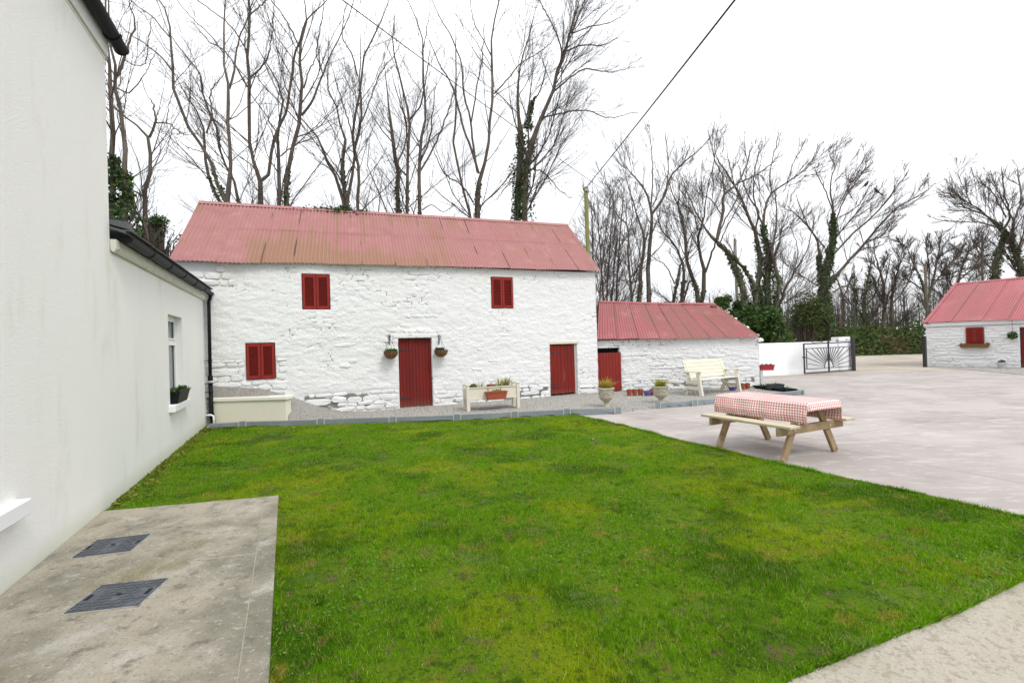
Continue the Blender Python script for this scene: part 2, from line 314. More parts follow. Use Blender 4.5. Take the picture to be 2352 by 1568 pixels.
# ------------------------------------------------------------------ ground
G = npobj('ground', [(-300, -60, -.06), (300, -60, -.06), (300, 400, -.06), (-300, 400, -.06)], [(0, 1, 2, 3)], mat=MT['field']); tag(G, kind='structure')
BA = math.radians(23.8)
YF = Frame(4.27, 7.25, BA)
yard = npobj('yard', [YF.w(x, y, -.012) for x, y in ((-16, -20), (34, -20), (34, 10), (14, 14.5), (-16, 10))], None, [(0, 1, 2), (0, 2, 3), (0, 3, 4)], MT['joint']); tag(yard, kind='structure')
yc = []
for i in range(-4, 7):
    for j in range(-5, 4):
        x0, x1, y0, y1 = i * 4.6, i * 4.6 + 4.592, j * 3.6, j * 3.6 + 3.592
        c = YF.w((x0 + x1) / 2, (y0 + y1) / 2, 0)
        if c.y < -7 or c.x < -9 or c.y > 21.5 or (c.x > 12 and c.y > 20.5 + .0 * c.x and c.x < 17.5) : continue
        V = [YF.w(x, y, z) for z in (-.011, 0) for x, y in ((x0, y0), (x1, y0), (x1, y1), (x0, y1))]
        npobj('concrete_slab', V, [(4, 5, 6, 7), (0, 1, 5, 4), (1, 2, 6, 5), (2, 3, 7, 6), (3, 0, 4, 7)], mat=MT['yard'], parent=yard)
road = npobj('road', [on_z(1700, 868, .004), on_z(2130, 852, .004), Vector((24, 21, .004)), Vector((46, 30, .004)), Vector((60, 36.5, .004)), Vector((-2, 36.5, .004)), Vector((-2, 22, .004))], None, [(0, 1, 5), (1, 2, 3), (1, 3, 4), (1, 4, 5), (0, 5, 6)], MT['road']); tag(road, kind='structure')

HF = Frame(-3.44, 3.25, math.atan2(.914, -.405))          # house wall
p = lambda x, y, z=0: on_z(x, y, z)
houseL = lambda s: HF.w(s, -.002, 0)
lawn_pts = [HF.w(1.75, -.01, 0), HF.w(7.75, -.01, 0), p(484, 987), p(660, 979), p(830, 973), p(1050, 967), p(1200, 960), p(1310, 952.5), p(1430, 979), p(1568, 1017), p(1720, 1052), p(1868, 1087), p(2100, 1137), p(2352, 1195), p(2600, 1243),
            p(2560, 1262), p(2470, 1290), p(2352, 1335), p(2200, 1412), p(2010, 1485), p(1810, 1570), p(1560, 1700), p(1300, 1860), p(1100, 2300), p(560, 2300), p(619, 1568), p(640, 1148)]
LAWN = [(v.x, v.y) for v in lawn_pts]
def sheet(name, pts, z, mt, drop=.06, kind='structure', parent=None):
    mb = MB(); n = len(pts)
    vs = [(a, b, z) for a, b in pts] + [(a, b, z - drop) for a, b in pts]
    mb.add(vs, [tuple(range(n))] + [(i, n + i, n + (i + 1) % n, (i + 1) % n) for i in range(n)])
    o = mb.build(name, mt, parent)
    bm = bmesh.new(); bm.from_mesh(o.data); bmesh.ops.triangulate(bm, faces=[f for f in bm.faces if len(f.verts) > 4]); bmesh.ops.recalc_face_normals(bm, faces=bm.faces); bm.to_mesh(o.data); bm.free()
    if kind: tag(o, kind=kind)
    return o
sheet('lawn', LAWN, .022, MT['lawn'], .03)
rng = np.random.default_rng(5)
def blades(poly, n, seed, hmin, hmax, wd, far=4.2):
    g = np.random.default_rng(seed); P = np.array(poly); lo, hi = P.min(0), P.max(0); lo[1] = max(lo[1], 1.6)
    x = g.uniform(lo[0], hi[0], n); y = g.uniform(lo[1], hi[1], n)
    k = inpoly(x, y, poly) & (g.random(n) < np.clip(far / np.maximum(np.hypot(x, y), .1), .3, 1)) & (np.abs(x) < .75 + 1.15 * y)
    k &= g.random(n) > .8 * sst(.06, .16, fbm(x * 2.1, y * 2.1, 44, 4)) 
    x, y = x[k], y[k]; m = len(x)
    cl_ = vnoise(x * 3.1, y * 3.1, 4) * .6 + vnoise(x * 11, y * 11, 8) * .4
    h = g.uniform(hmin, hmax, m) * (.35 + 1.3 * cl_ ** 1.3); a = g.uniform(0, 2 * math.pi, m); ln = g.uniform(.2, 1.0, m) * h
    la = a + g.normal(0, .8, m) + 1.57
    dist = np.hypot(x, y); w = wd * (.7 + .12 * dist) * g.uniform(.7, 1.3, m)
    z0 = np.full(m, .018)
    v0 = np.stack([x - np.cos(a) * w / 2, y - np.sin(a) * w / 2, z0], 1); v1 = np.stack([x + np.cos(a) * w / 2, y + np.sin(a) * w / 2, z0], 1)
    v2 = np.stack([x + np.cos(la) * ln, y + np.sin(la) * ln, z0 + np.sqrt(np.maximum(h * h - .6 * ln * ln, 1e-5))], 1)
    V = np.stack([v0, v1, v2], 1).reshape(-1, 3)
    return V, np.arange(3 * m).reshape(-1, 3), np.repeat(g.random(m), 3)
V, T, A = blades(LAWN, 2100000, 11, .017, .040, .0042)
g = np.random.default_rng(12); E = []
for i in range(len(LAWN)):
    q0, q1 = np.array(LAWN[i]), np.array(LAWN[(i + 1) % len(LAWN)]); L_ = np.linalg.norm(q1 - q0); m = int(min(L_, 12) * 1500)
    if max(q0[1], q1[1]) < 1.2: continue
    d = (q1 - q0) / L_; u = g.random(m) * L_; inn_ = np.array([d[1], -d[0]]); off = np.abs(g.normal(0, .025, m)) * (.4 + 1.2 * vnoise(u * 4, u * 0, 3)) - .008
    E.append(q0 + d * u[:, None] + inn_ * off[:, None])
E = np.concatenate(E); m = len(E); a = g.uniform(0, 2 * np.pi, m); h = g.uniform(.015, .045, m) * (.5 + vnoise(E[:, 0] * 5, E[:, 1] * 5, 6)); la = g.uniform(0, 2 * np.pi, m); ln = h * g.uniform(.3, 1.3, m); w = .006 + .0006 * np.hypot(E[:, 0], E[:, 1])
z0 = np.full(m, .015); V2 = np.stack([np.stack([E[:, 0] - np.cos(a) * w / 2, E[:, 1] - np.sin(a) * w / 2, z0], 1), np.stack([E[:, 0] + np.cos(a) * w / 2, E[:, 1] + np.sin(a) * w / 2, z0], 1), np.stack([E[:, 0] + np.cos(la) * ln, E[:, 1] + np.sin(la) * ln, z0 + h], 1)], 1).reshape(-1, 3)
T = np.concatenate([T, np.arange(3 * m).reshape(-1, 3) + len(V)]); V = np.concatenate([V, V2]); A = np.concatenate([A, np.repeat(g.random(m), 3)])
tag(npobj('grass', V, None, T, MT['blade'], attr=A), 'short mown green lawn grass with yellow mossy patches', 'grass', kind='stuff')

def leafcloud0(C, size, g):
    n = len(C); a = g.uniform(0, 2 * np.pi, n); s_ = size * g.uniform(.6, 1.4, n); tz = g.uniform(-.5, .5, (n, 2)); u = np.stack([np.cos(a), np.sin(a), tz[:, 0]], 1) * s_[:, None]; v = np.stack([-np.sin(a), np.cos(a), tz[:, 1]], 1) * s_[:, None] * .75
    return np.stack([C - u, C + v, C + u, C - v], 1).reshape(-1, 3), np.arange(4 * n).reshape(-1, 4), np.repeat(g.random(n), 4)
g = np.random.default_rng(14); n = 60000; x = g.uniform(-5, 7, n); y = g.uniform(2, 10, n); k = inpoly(x, y, LAWN) & (g.random(n) < sst(.09, .24, fbm(x * .9, y * .9, 61, 4) + .10 * np.exp(-((x + 1.6) ** 2 + (y - 4.6) ** 2) / .8))); x, y = x[k], y[k]
V, Q, A = leafcloud0(np.stack([x, y, g.uniform(.03, .055, len(x))], 1), .0085, g); tag(npobj('clover', V, Q, mat=MT['clover'], attr=A), 'patches of bluish green clover in the lawn', 'clover', kind='stuff')
# concrete pad beside the house, path in the lower right corner
padL = [HF.w(1.75, -.004, 0), p(250, 1184), p(640, 1148), p(619, 1568), p(560, 2400), HF.w(-3.5, -.004, 0)]
pad_pts = [(padL[0].x, padL[0].y)] + [(q.x, q.y) for q in padL[2:]]
pad = sheet('concrete_path', pad_pts, .05, MT['slab'], .07)
e0, e1 = p(640, 1148), p(619, 1568); ed = (e1 - e0).normalized(); en = Vector((-ed.y, ed.x, 0))
if en.x > 0: en = -en
mb = MB()
for k in range(14):   # narrow trowelled margin with a groove along the lawn side, and one cross joint
    a = e0 + ed * (k * .55); b = e0 + ed * (k * .55 + .547)
    q = [a + en * .002, b + en * .002, b + en * .13, a + en * .13]
    mb.add([(v.x, v.y, .0545) for v in q] + [(v.x, v.y, .046) for v in q], [(0, 1, 2, 3), (0, 4, 5, 1), (1, 5, 6, 2), (2, 6, 7, 3), (3, 7, 4, 0)])
mb.build('margin', MT['slab'], pad)
gl = MB(); q0, q1 = e0 + en * .134, e0 + ed * 7 + en * .134; gl.bar((q0.x, q0.y, .0505), (q1.x, q1.y, .0505), .006, .0062); gl.build('groove', MT['slab_edge'], pad)
mb = MB(); j0, j1 = p(430, 1289, .05), p(640, 1270, .05); mb.bar((j0.x, j0.y, .0505), (j1.x - .17, j1.y, .0505), .013, .006); mb.build('joint', MT['slab_edge'], pad)
path_pts = [p(2600, 1243), p(2560, 1262), p(2470, 1290), p(2352, 1335), p(2200, 1412), p(2010, 1485), p(1810, 1570), p(1560, 1700), p(1300, 1860), p(1100, 2300), p(2200, 2300), p(3200, 1500)]
sheet('footpath', [(q.x, q.y) for q in path_pts], .016, MT['path'], .03)

# drain covers on the pad
def cover(corners, label):
    c = [on_z(x, y, .052) for x, y in corners]; o = sum(c, Vector()) / 4; ex = (c[1] - c[0]).normalized(); w, d = (c[1] - c[0]).length, (c[3] - c[0]).length
    t = thing('drain_cover', label, 'drain cover', (o.x, o.y, .05), math.atan2(ex.y, ex.x), 'drain covers in the concrete path')
    w, d = w * .98, d * .98
    MB().box(-w / 2, w / 2, -d / 2, d / 2, -.004, .010).build('plate', MT['cover'], t, bevel=.003)
    tr = MB(); n = 13; m = 9
    for i in range(n):
        for j in range(m):
            x = -w / 2 + (i + .5) * w / n; y = -d / 2 + (j + .5) * d / m
            if abs(y) < .04 and (abs(abs(x) - .17) < .05 or abs(x) < .03): continue
            a = .3 * w / n; s = 1 if (i + j) % 2 else -1
            tr.bar((x - a, y - s * a, .0115), (x + a, y + s * a, .0115), .010, .004)
    tg = tr.build('tread', MT['cover'], t); tag(tg, kind='stuff')
    for x in (-.17, .17): MB().box(x - .012, x + .012, -.035, .035, .0101, .0125).build('lifting_slot', MT['black'], t)
    MB().lathe([(.015, .0101), (.015, .013)], n=10).build('key_hole', MT['black'], t)
    f = MB()
    for s in (-1, 1):
        f.box(-w / 2 - .007, w / 2 + .007, s * (d / 2 + .004) - .003, s * (d / 2 + .004) + .003, -.004, .006)
        f.box(s * (w / 2 + .004) - .003, s * (w / 2 + .004) + .003, -d / 2 - .001, d / 2 + .001, -.004, .0058)
    f.build('frame', MT['mortar'], t)
cover([(165, 1408), (340, 1388), (367, 1330), (215, 1347)], 'dark iron drain cover nearest the camera, set in the concrete path')
cover([(175, 1280), (312, 1263), (336, 1230), (213, 1241)], 'dark iron drain cover farther from the camera, nearer the lawn end of the path')

# ------------------------------------------------------------------ walls with relief
def relief_wall(name, mt, parent, x0, x1, z0, ztop, openings, step, disp, reveal=.24, zstep=None, smooth=True, jfn=None):
    zstep = zstep or step
    def lines(a, b, st_, ed_):
        g = list(np.linspace(a, b, max(2, int((b - a) / st_))))
        g = [v for v in g if all(abs(v - e) > .35 * st_ for e in ed_ if a < e < b)]
        return np.array(sorted(g + [e for e in ed_ if a < e < b]))
    xs = lines(x0, x1, step, [o[0] for o in openings] + [o[1] for o in openings]); zs = lines(z0, 1.0 if callable(ztop) else ztop, zstep, [o[2] for o in openings] + [o[3] for o in openings])
    X, Z = np.meshgrid(xs, zs, indexing='ij'); D = disp(X, Z)
    V = np.stack([X, -D, Z], -1).reshape(-1, 3); nx, nz = X.shape; I = np.arange(nx * nz).reshape(nx, nz)
    xc, zc = (xs[1:] + xs[:-1]) / 2, (zs[1:] + zs[:-1]) / 2; keep = np.ones((nx - 1, nz - 1), bool)
    for o in openings: keep &= ~((xc[:, None] > o[0]) & (xc[:, None] < o[1]) & (zc[None] > o[2]) & (zc[None] < o[3]))
    Q = np.stack([I[:-1, :-1], I[1:, :-1], I[1:, 1:], I[:-1, 1:]], -1)[keep]
    VV = [V]; QQ = [Q]; n = len(V)
    def skirt(loop, y):
        nonlocal n
        L = np.array(loop); B = V[L].copy(); B[:, 1] = y; VV.append(B); k = len(L); b = n + np.arange(k)
        QQ.append(np.stack([L[:-1], L[1:], b[1:], b[:-1]], 1)); n += k
    for o in openings:
        i0, i1 = np.argmin(abs(xs - o[0])), np.argmin(abs(xs - o[1])); j0, j1 = np.argmin(abs(zs - o[2])), np.argmin(abs(zs - o[3]))
        skirt([I[i, j0] for i in range(i0, i1)] + [I[i1, j] for j in range(j0, j1)] + [I[i, j1] for i in range(i1, i0, -1)] + [I[i0, j] for j in range(j1, j0 - 1, -1)], o[4] if len(o) > 4 else reveal)
    skirt([I[i, 0] for i in range(nx - 1)] + [I[nx - 1, j] for j in range(nz - 1)] + [I[i, nz - 1] for i in range(nx - 1, 0, -1)] + [I[0, j] for j in range(nz - 1, -1, -1)], .40)
    at_ = None
    if jfn is not None: at_ = np.zeros(n); at_[:len(V)] = jfn(X, Z).ravel()
    return npobj(name, np.concatenate(VV), np.concatenate(QQ), mat=mt, parent=parent, smooth=smooth, attr=at_)
R = random.Random(3)
def stone_mesh(w, h, dp, r, mt=None):
    """an irregular rubble stone: outline of 8 points, bevelled rounded face; local x right, z up, -y proud"""
    cr = [(-1, -.55), (-.7, -1), (.65, -1), (1, -.5), (1, .6), (.6, 1), (-.6, 1), (-1, .5)]
    o = [(x * w / 2 * r.uniform(.86, 1.03), z * h / 2 * r.uniform(.82, 1.05)) for x, z in cr]
    vs = [(x, .05, z) for x, z in o] + [(x, -.45 * dp, z) for x, z in o] + [(x * .92, -dp * r.uniform(.5, 1.2), z * .84) for x, z in o] + [(r.uniform(-.1, .1) * w, -dp * r.uniform(1.0, 1.35), r.uniform(-.1, .1) * h)]
    fs = [(i, (i + 1) % 8, 8 + (i + 1) % 8, 8 + i) for i in range(8)] + [(8 + i, 8 + (i + 1) % 8, 16 + (i + 1) % 8, 16 + i) for i in range(8)] + [(16 + i, 16 + (i + 1) % 8, 24) for i in range(8)]
    me = bpy.data.meshes.new('stone'); me.from_pydata(vs, [], fs); me.materials.append(mt or MT['wash']); return me
def lay_stones(parent, regions, hmean, wmean, r, openings, limit, dp=.03, y=.0, keepf=None, mt=None):
    n = 0; placed = []
    for (x0, x1, z0, z1, prob) in regions:
        z = z0
        while z < z1 - .03:
            h = hmean * r.uniform(.7, 1.35); h = min(h, z1 - z)
            x = x0 - r.uniform(0, .2)
            while x < x1 and n < limit:
                w = wmean * r.choice((.45, .7, .9, 1.1, 1.4, 1.9)) * r.uniform(.85, 1.15)
                w = min(w, x1 - x)
                if w < .09: break
                xa, xb = x, x + w
                for o in openings:
                    if z + h > o[2] - .02 and z < o[3] + .02 and xb > o[0] - .02 and xa < o[1] + .02:
                        if (xa + xb) / 2 < (o[0] + o[1]) / 2: xb = min(xb, o[0] - .02)
                        else: xa = max(xa, o[1] + .02)
                cx, cz = (xa + xb) / 2, z + h / 2
                ok = r.random() < prob and xb - xa > .07; ws = xb - xa
                if ok and keepf and not keepf(cx, cz): ok = False
                if ok:
                    o = link('stone', stone_mesh(ws * .97, h * .95, dp * r.uniform(.7, 1.3), r, mt), parent); o.location = (cx, y, cz + r.uniform(-.16, .16) * h); o.rotation_euler = (r.uniform(-.05, .05), r.uniform(-.09, .09), 0); n += 1
                x += w
            z += h
    return n
def corrugated(parent, EL, ER, RR, RL, nsheets, mt, courses=((0, .56), (.53, 1.0)), pitch=.086, amp=.0135, seed=1, lift=.008, sag=.01, name='roof_sheet'):
    """sheets over the quad eaveL, eaveR, ridgeR, ridgeL (world); each sheet its own part"""
    EL, ER, RR, RL = [np.array(v) for v in (EL, ER, RR, RL)]; g = random.Random(seed)
    Wd = np.linalg.norm(ER - EL); nrm = np.cross(ER - EL, RL - EL); nrm /= np.linalg.norm(nrm)
    if nrm[2] < 0: nrm = -nrm
    cuts = [0.0]
    for k in range(nsheets): cuts.append(cuts[-1] + g.uniform(.85, 1.15))
    cuts = np.array(cuts) / cuts[-1]
    for ci, (v0, v1) in enumerate(courses):
        for k in range(nsheets):
            u0, u1 = cuts[k] - (.02 / Wd if k else 0), cuts[k + 1]
            nc = max(8, int(round((u1 - u0) * Wd / pitch * 7))); nv = 7
            jag = g.uniform(-.006, .012) if ci == 0 else 0
            u = np.linspace(u0, u1, nc + 1); v = np.linspace(v0 - jag, v1, nv)
            U, Vv = np.meshgrid(u, v, indexing='ij')
            Pt = (EL * ((1 - U) * (1 - Vv))[..., None] + ER * (U * (1 - Vv))[..., None] + RR * (U * Vv)[..., None] + RL * ((1 - U) * Vv)[..., None])
            tl = g.uniform(.3, 1) * lift
            d = amp * np.cos(2 * np.pi * U * Wd / pitch) + ci * .005 + tl * (U - u0) / (u1 - u0) + sag * fbm(U * Wd * .8, Vv * 3, seed + 20)
            Pt = Pt + nrm * d[..., None]
            I = np.arange(U.size).reshape(U.shape); Q = np.stack([I[:-1, :-1], I[1:, :-1], I[1:, 1:], I[:-1, 1:]], -1).reshape(-1, 4)
            val = .5 - .5 * np.cos(2 * np.pi * U * Wd / pitch); um = U * Wd
            pa = fbm(um * .38 + 3, Vv * 1.6, seed + 50, 4) + .62 * fbm(um * 9, Vv * 2.0, seed + 60, 3) + .10 * fbm(um * 25, Vv * 30, seed + 70, 2)
            tint = np.clip(np.maximum((.35 + .65 * val) * sst(-.32, .20, pa) * 1.05, .40 * val ** 2), 0, 1) + 1.2 * sst(.045, .005, (u1 - U) * Wd) * ((vnoise(Vv * 6, U * 0 + k, seed) > (.05 if lift > .02 else .62)))
            npobj(name, Pt.reshape(-1, 3), Q, mat=mt, parent=parent, smooth=True, world=True, attr=tint.ravel())
def ridge_cap(parent, a, b, dn1, dn2, mt, n=8, wd=.16):
    """folded capping along a-b in overlapping lengths; dn1/dn2 the two downhill directions"""
    a, b = Vector(a), Vector(b)
    for k in range(n):
        p0 = a.lerp(b, k / n - (.006 if k else 0)); p1 = a.lerp(b, (k + 1) / n); up = Vector((0, 0, .032 + .003 * (k % 2)))
        V = []
        for q in (p0, p1):
            V += [q + up + dn1 * wd, q + up + Vector((0, 0, .008)) + dn1 * .03, q + up + Vector((0, 0, .008)) + dn2 * .03, q + up + dn2 * wd]
        npobj('ridge_cap', [tuple(v) for v in V], [(0, 1, 5, 4), (1, 2, 6, 5), (2, 3, 7, 6)], mat=mt, parent=parent, world=True)
def plank_door(parent, x0, x1, z0, z1, y, n, hinges=True, r=R):
    d = MB().box(x0 + .01, x1 - .01, y + .030, y + .055, z0 + .02, z1 - .01).build('door', MT['redwood'], parent)
    w = (x1 - x0) / n
    me = {}
    for k in range(n):
        MB().box(x0 + k * w + .002, x0 + (k + 1) * w - .002, y + r.uniform(-.002, .002), y + .029, z0 + r.uniform(0, .012), z1).build('plank', MT['redwood'], d, bevel=.004)
    if hinges:
        for fz in (.155, .845):
            z = z0 + (z1 - z0) * fz
            h = MB().box(x0 - .02, x0 + .02, y - .012, y - .003, z - .035, z + .035)
            h.prism([(x0 + .02, z - .018), (x0 + .30, z - .008), (x0 + .30, z + .008), (x0 + .02, z + .018)], y - .010, y - .003)
            h.build('hinge', MT['iron'], d, bevel=.002)
    return d
def shutters(parent, x0, x1, z0, z1, y, mt):
    w = (x1 - x0) / 2
    for k in range(2):
        a, b = x0 + k * w + .004, x0 + (k + 1) * w - .004; st_ = .055
        f = MB().box(a, a + st_, y, y + .035, z0, z1).box(b - st_, b, y, y + .035, z0, z1)
        f.box(a + st_, b - st_, y + .001, y + .034, z0, z0 + .075).box(a + st_, b - st_, y + .001, y + .034, z1 - .075, z1)
        s = f.build('shutter', mt, parent, bevel=.004)
        sl = MB(); n = int((z1 - z0 - .15) / .042)
        for i in range(n):
            z = z0 + .075 + (i + .5) * (z1 - z0 - .15) / n
            sl.bar((a + st_, y + .018, z), (b - st_, y + .018, z), .046, .006, up=(0, .2, .98))
        o = sl.build('louvre_slats', mt, s); tag(o, kind='stuff')
        MB().box(a + st_ - .002, b - st_ + .002, y + .036, y + .040, z0 + .07, z1 - .07).build('backing', mt, s)

# ------------------------------------------------------------------ the house at the left
house = thing('house', 'cream rendered house with tall end and lower wing, black gutters, at left edge', 'house', HF.o, HF.a)
S1, S2 = 2.155, 7.80
wz0, wz1 = .81, 2.22
win = (4.65, 5.65, wz0, wz1, .16); nwin = (-1.15, -.06, .62, 1.75, .16)
flat = lambda X, Z: 0 * X
relief_wall('wall', MT['render'], house, -7, S1, -.1, 4.92, [nwin], .16, flat, smooth=False)
aw = relief_wall('wing_wall', MT['render'], house, S1 + .003, S2, -.1, 2.74, [win], .16, lambda X, Z: 0 * X - .0015, smooth=False)
MB().box(-7, S1, .405, 6.5, -.1, 4.92).build('wall', MT['render'], house)
g = MB(); pr = [(.0, 4.92), (6.5, 4.92), (3.25, 7.4)]
for s in (S1 - .3, -7): g.add([(s, y, z) for y, z in pr] + [(s + .295, y, z) for y, z in pr], [(0, 1, 2), (5, 4, 3), (0, 3, 4, 1), (1, 4, 5, 2), (2, 5, 3, 0)])
g.build('gable', MT['render'], house)
g = MB()
for y0, y1 in ((-.16, 3.25), (6.66, 3.25)):
    for k in range(1):
        z0 = 4.99; g.add([(-7.2, y0, z0), (S1 + .06, y0, z0), (S1 + .06, y1, 7.52), (-7.2, y1, 7.52), (-7.2, y0, z0 + .03), (S1 + .06, y0, z0 + .03), (S1 + .06, y1, 7.55), (-7.2, y1, 7.55)], [(0, 1, 2, 3), (4, 5, 6, 7), (0, 1, 5, 4), (1, 2, 6, 5), (2, 3, 7, 6), (3, 0, 4, 7)])
g.build('roof', MT['slate'], house)
MB().box(-7.2, S1 + .012, -.030, -.006, 4.84, 5.02).build('fascia', MT['upvc'], house, bevel=.004)
MB().box(-7.2, S1 + .008, -.0058, .02, 4.80, 4.838).build('fascia_trim', MT['fascia'], house, bevel=.004)
def gutter(s0, s1, y, z, r, parent, brackets, name='gutter'):
    prof = [(y + r * math.cos(a), z + r * math.sin(a)) for a in np.linspace(math.pi, 2 * math.pi, 13)] + [(y + (r - .006) * math.cos(a), z + (r - .006) * math.sin(a)) for a in np.linspace(2 * math.pi, math.pi, 13)]
    n = len(prof); mb = MB(); mb.add([(s, a, b) for s in (s0, s1) for a, b in prof], [(i, (i + 1) % n, n + (i + 1) % n, n + i) for i in range(n)] + [tuple(range(n)), tuple(range(2 * n - 1, n - 1, -1))])
    gt = mb.build(name, MT['black'], parent)
    for s in (s0, s1):
        c = [(y + r * 1.05 * math.cos(a), z + r * 1.05 * math.sin(a)) for a in np.linspace(math.pi, 2 * math.pi, 13)]
        MB().add([(s - .006, a, b) for a, b in c] + [(s + .006, a, b) for a, b in c], [tuple(range(13)), tuple(range(25, 12, -1))] + [(i, (i + 1) % 13, 13 + (i + 1) % 13, 13 + i) for i in range(13)]).build('end_cap', MT['black'], gt)
    for s in brackets:
        c = [(y + (r + .010) * math.cos(a), z + (r + .010) * math.sin(a)) for a in np.linspace(math.pi * .98, 2.02 * math.pi, 13)]; c2 = [(y + (r - .002) * math.cos(a), z + (r - .002) * math.sin(a)) for a in np.linspace(2.02 * math.pi, math.pi * .98, 13)]
        c = c + c2; m = len(c)
        MB().add([(s - .022, a, b) for a, b in c] + [(s + .022, a, b) for a, b in c], [(i, (i + 1) % m, m + (i + 1) % m, m + i) for i in range(m)] + [tuple(range(m)), tuple(range(2 * m - 1, m - 1, -1))]).build('bracket', MT['black'], gt)
    return gt
gutter(-7.2, S1 + .16, -.105, 5.03, .07, house, [S1 - .12, S1 - 1.3, S1 - 2.5])
# wing: bed mould, gutter, roof
mb = MB(); pf = [(-.005, 2.74), (-.03, 2.72), (-.055, 2.76), (-.055, 2.86), (.0, 2.86)]
n = len(pf); mb.add([(s, a, b) for s in (S1 + .004, S2 + .03) for a, b in pf], [(i, (i + 1) % n, n + (i + 1) % n, n + i) for i in range(n)] + [tuple(range(n)), tuple(range(2 * n - 1, n - 1, -1))]); mb.build('eaves_mould', MT['fascia'], house)
gutter(S1 + .10, S2 + .16, -.125, 2.90, .062, house, [S1 + 1.0 + .95 * k for k in range(5)])
MB().box(S2 - .30, S2, .402, 5.0, -.1, 2.74).box(S1 + .01, S2 - .301, 4.7, 5.0, -.1, 2.74).build('wing_back_wall', MT['render'], house)
mb = MB(); mb.add([(S1 + .002, -.14, 2.93), (S2 + .06, -.14, 2.93), (S2 + .06, 5.0, 4.6), (S1 + .002, 5.0, 4.6), (S1 + .002, -.14, 2.955), (S2 + .06, -.14, 2.955), (S2 + .06, 5.0, 4.63), (S1 + .002, 5.0, 4.63)], [(0, 1, 2, 3), (4, 5, 6, 7), (0, 1, 5, 4), (1, 2, 6, 5), (2, 3, 7, 6), (3, 0, 4, 7)])
wr = mb.build('wing_roof', MT['slate'], house)
for k in range(12):
    MB().box(S1 + .01 + k * .47, S1 + .47 + k * .47, -.19, .10, 2.958 + .002 * (k % 2), 2.970 + .002 * (k % 2)).build('slate', MT['slate'], wr)
mb = MB(); mb.add([(S1 + .003, -.17, 2.975), (S1 + .30, -.17, 2.985), (S1 + .003, .28, 3.10), (S1 + .003, -.16, 3.06)], [(0, 1, 2), (0, 1, 3), (1, 2, 3), (0, 3, 2)]); mb.build('flashing', MT['slate'], house)
# down pipe
dpx, dpy = S2 - .03, -.125
dp = MB().tube([(S2 + .06, dpy, 2.85), (S2 + .02, dpy, 2.77), (dpx, dpy + .02, 2.70), (dpx, dpy + .03, 1.0)], .034, 12).build('downpipe', MT['black'], house, smooth=True)
MB().tube([(dpx, dpy + .03, .95), (dpx, dpy + .025, .35), (dpx - .01, dpy + .0, .10)], .042, 12).build('lower_pipe', MT['black'], dp, smooth=True)
for z in (1.42, .93, .75): MB().lathe([(.046, z), (.05, z + .012), (.046, z + .024)], (dpx, dpy + .028), 12).box(dpx - .07, dpx - .03, dpy + .0, dpy + .125, z + .006, z + .018).build('pipe_clip', MT['black'], dp)
MB().lathe([(.046, 1.0), (.050, 1.03), (.048, 1.10), (.040, 1.11)], (dpx, dpy + .03), 12).build('pipe_joint', MT['black'], dp, smooth=True)
MB().tube([(S2 - .12, .0, .275), (S2 - .12, -.10, .275), (S2 - .12, -.145, .25), (S2 - .12, -.15, .20), (S2 - .12, -.15, .03)], .020, 10).build('waste_pipe', MT['upvc'], house, smooth=True)
def house_window(w, trans_z, name='window', sill=.09):
    x0, x1, z0, z1, _ = w; y = .10; t = .055
    f = MB().box(x0, x0 + t, y, y + .06, z0, z1).box(x1 - t, x1, y, y + .06, z0, z1).box(x0 + t, x1 - t, y, y + .06, z0, z0 + t).box(x0 + t, x1 - t, y, y + .06, z1 - t, z1).box(x0 + t, x1 - t, y + .001, y + .059, trans_z - .03, trans_z + .03)
    wo = f.build(name, MT['upvc'], house, bevel=.006)
    for a, b in ((z0 + t, trans_z - .03), (trans_z + .03, z1 - t)):
        MB().box(x0 + t, x1 - t, y + .028, y + .034, a, b).build('pane', MT['glass'], wo)
        s = MB().box(x0 + t, x0 + t + .03, y - .008, y + .02, a, b).box(x1 - t - .03, x1 - t, y - .008, y + .02, a, b).box(x0 + t + .03, x1 - t - .03, y - .008, y + .02, a, a + .03).box(x0 + t + .03, x1 - t - .03, y - .008, y + .02, b - .03, b)
        s.build('sash', MT['upvc'], wo, bevel=.004)
    MB().box(x0 - .08, x1 + sill, -.085, .11, z0 - .115, z0 - .002).build('sill', MT['white'], wo, bevel=.008)
    MB().box(x0 - .01, x1 + .01, y + .07, y + .12, z0 - .01, z1 + .01).build('blind', MT['planter_dark'], wo)
    return wo
house_window(win, 1.80); house_window(nwin, 1.4, sill=.21)

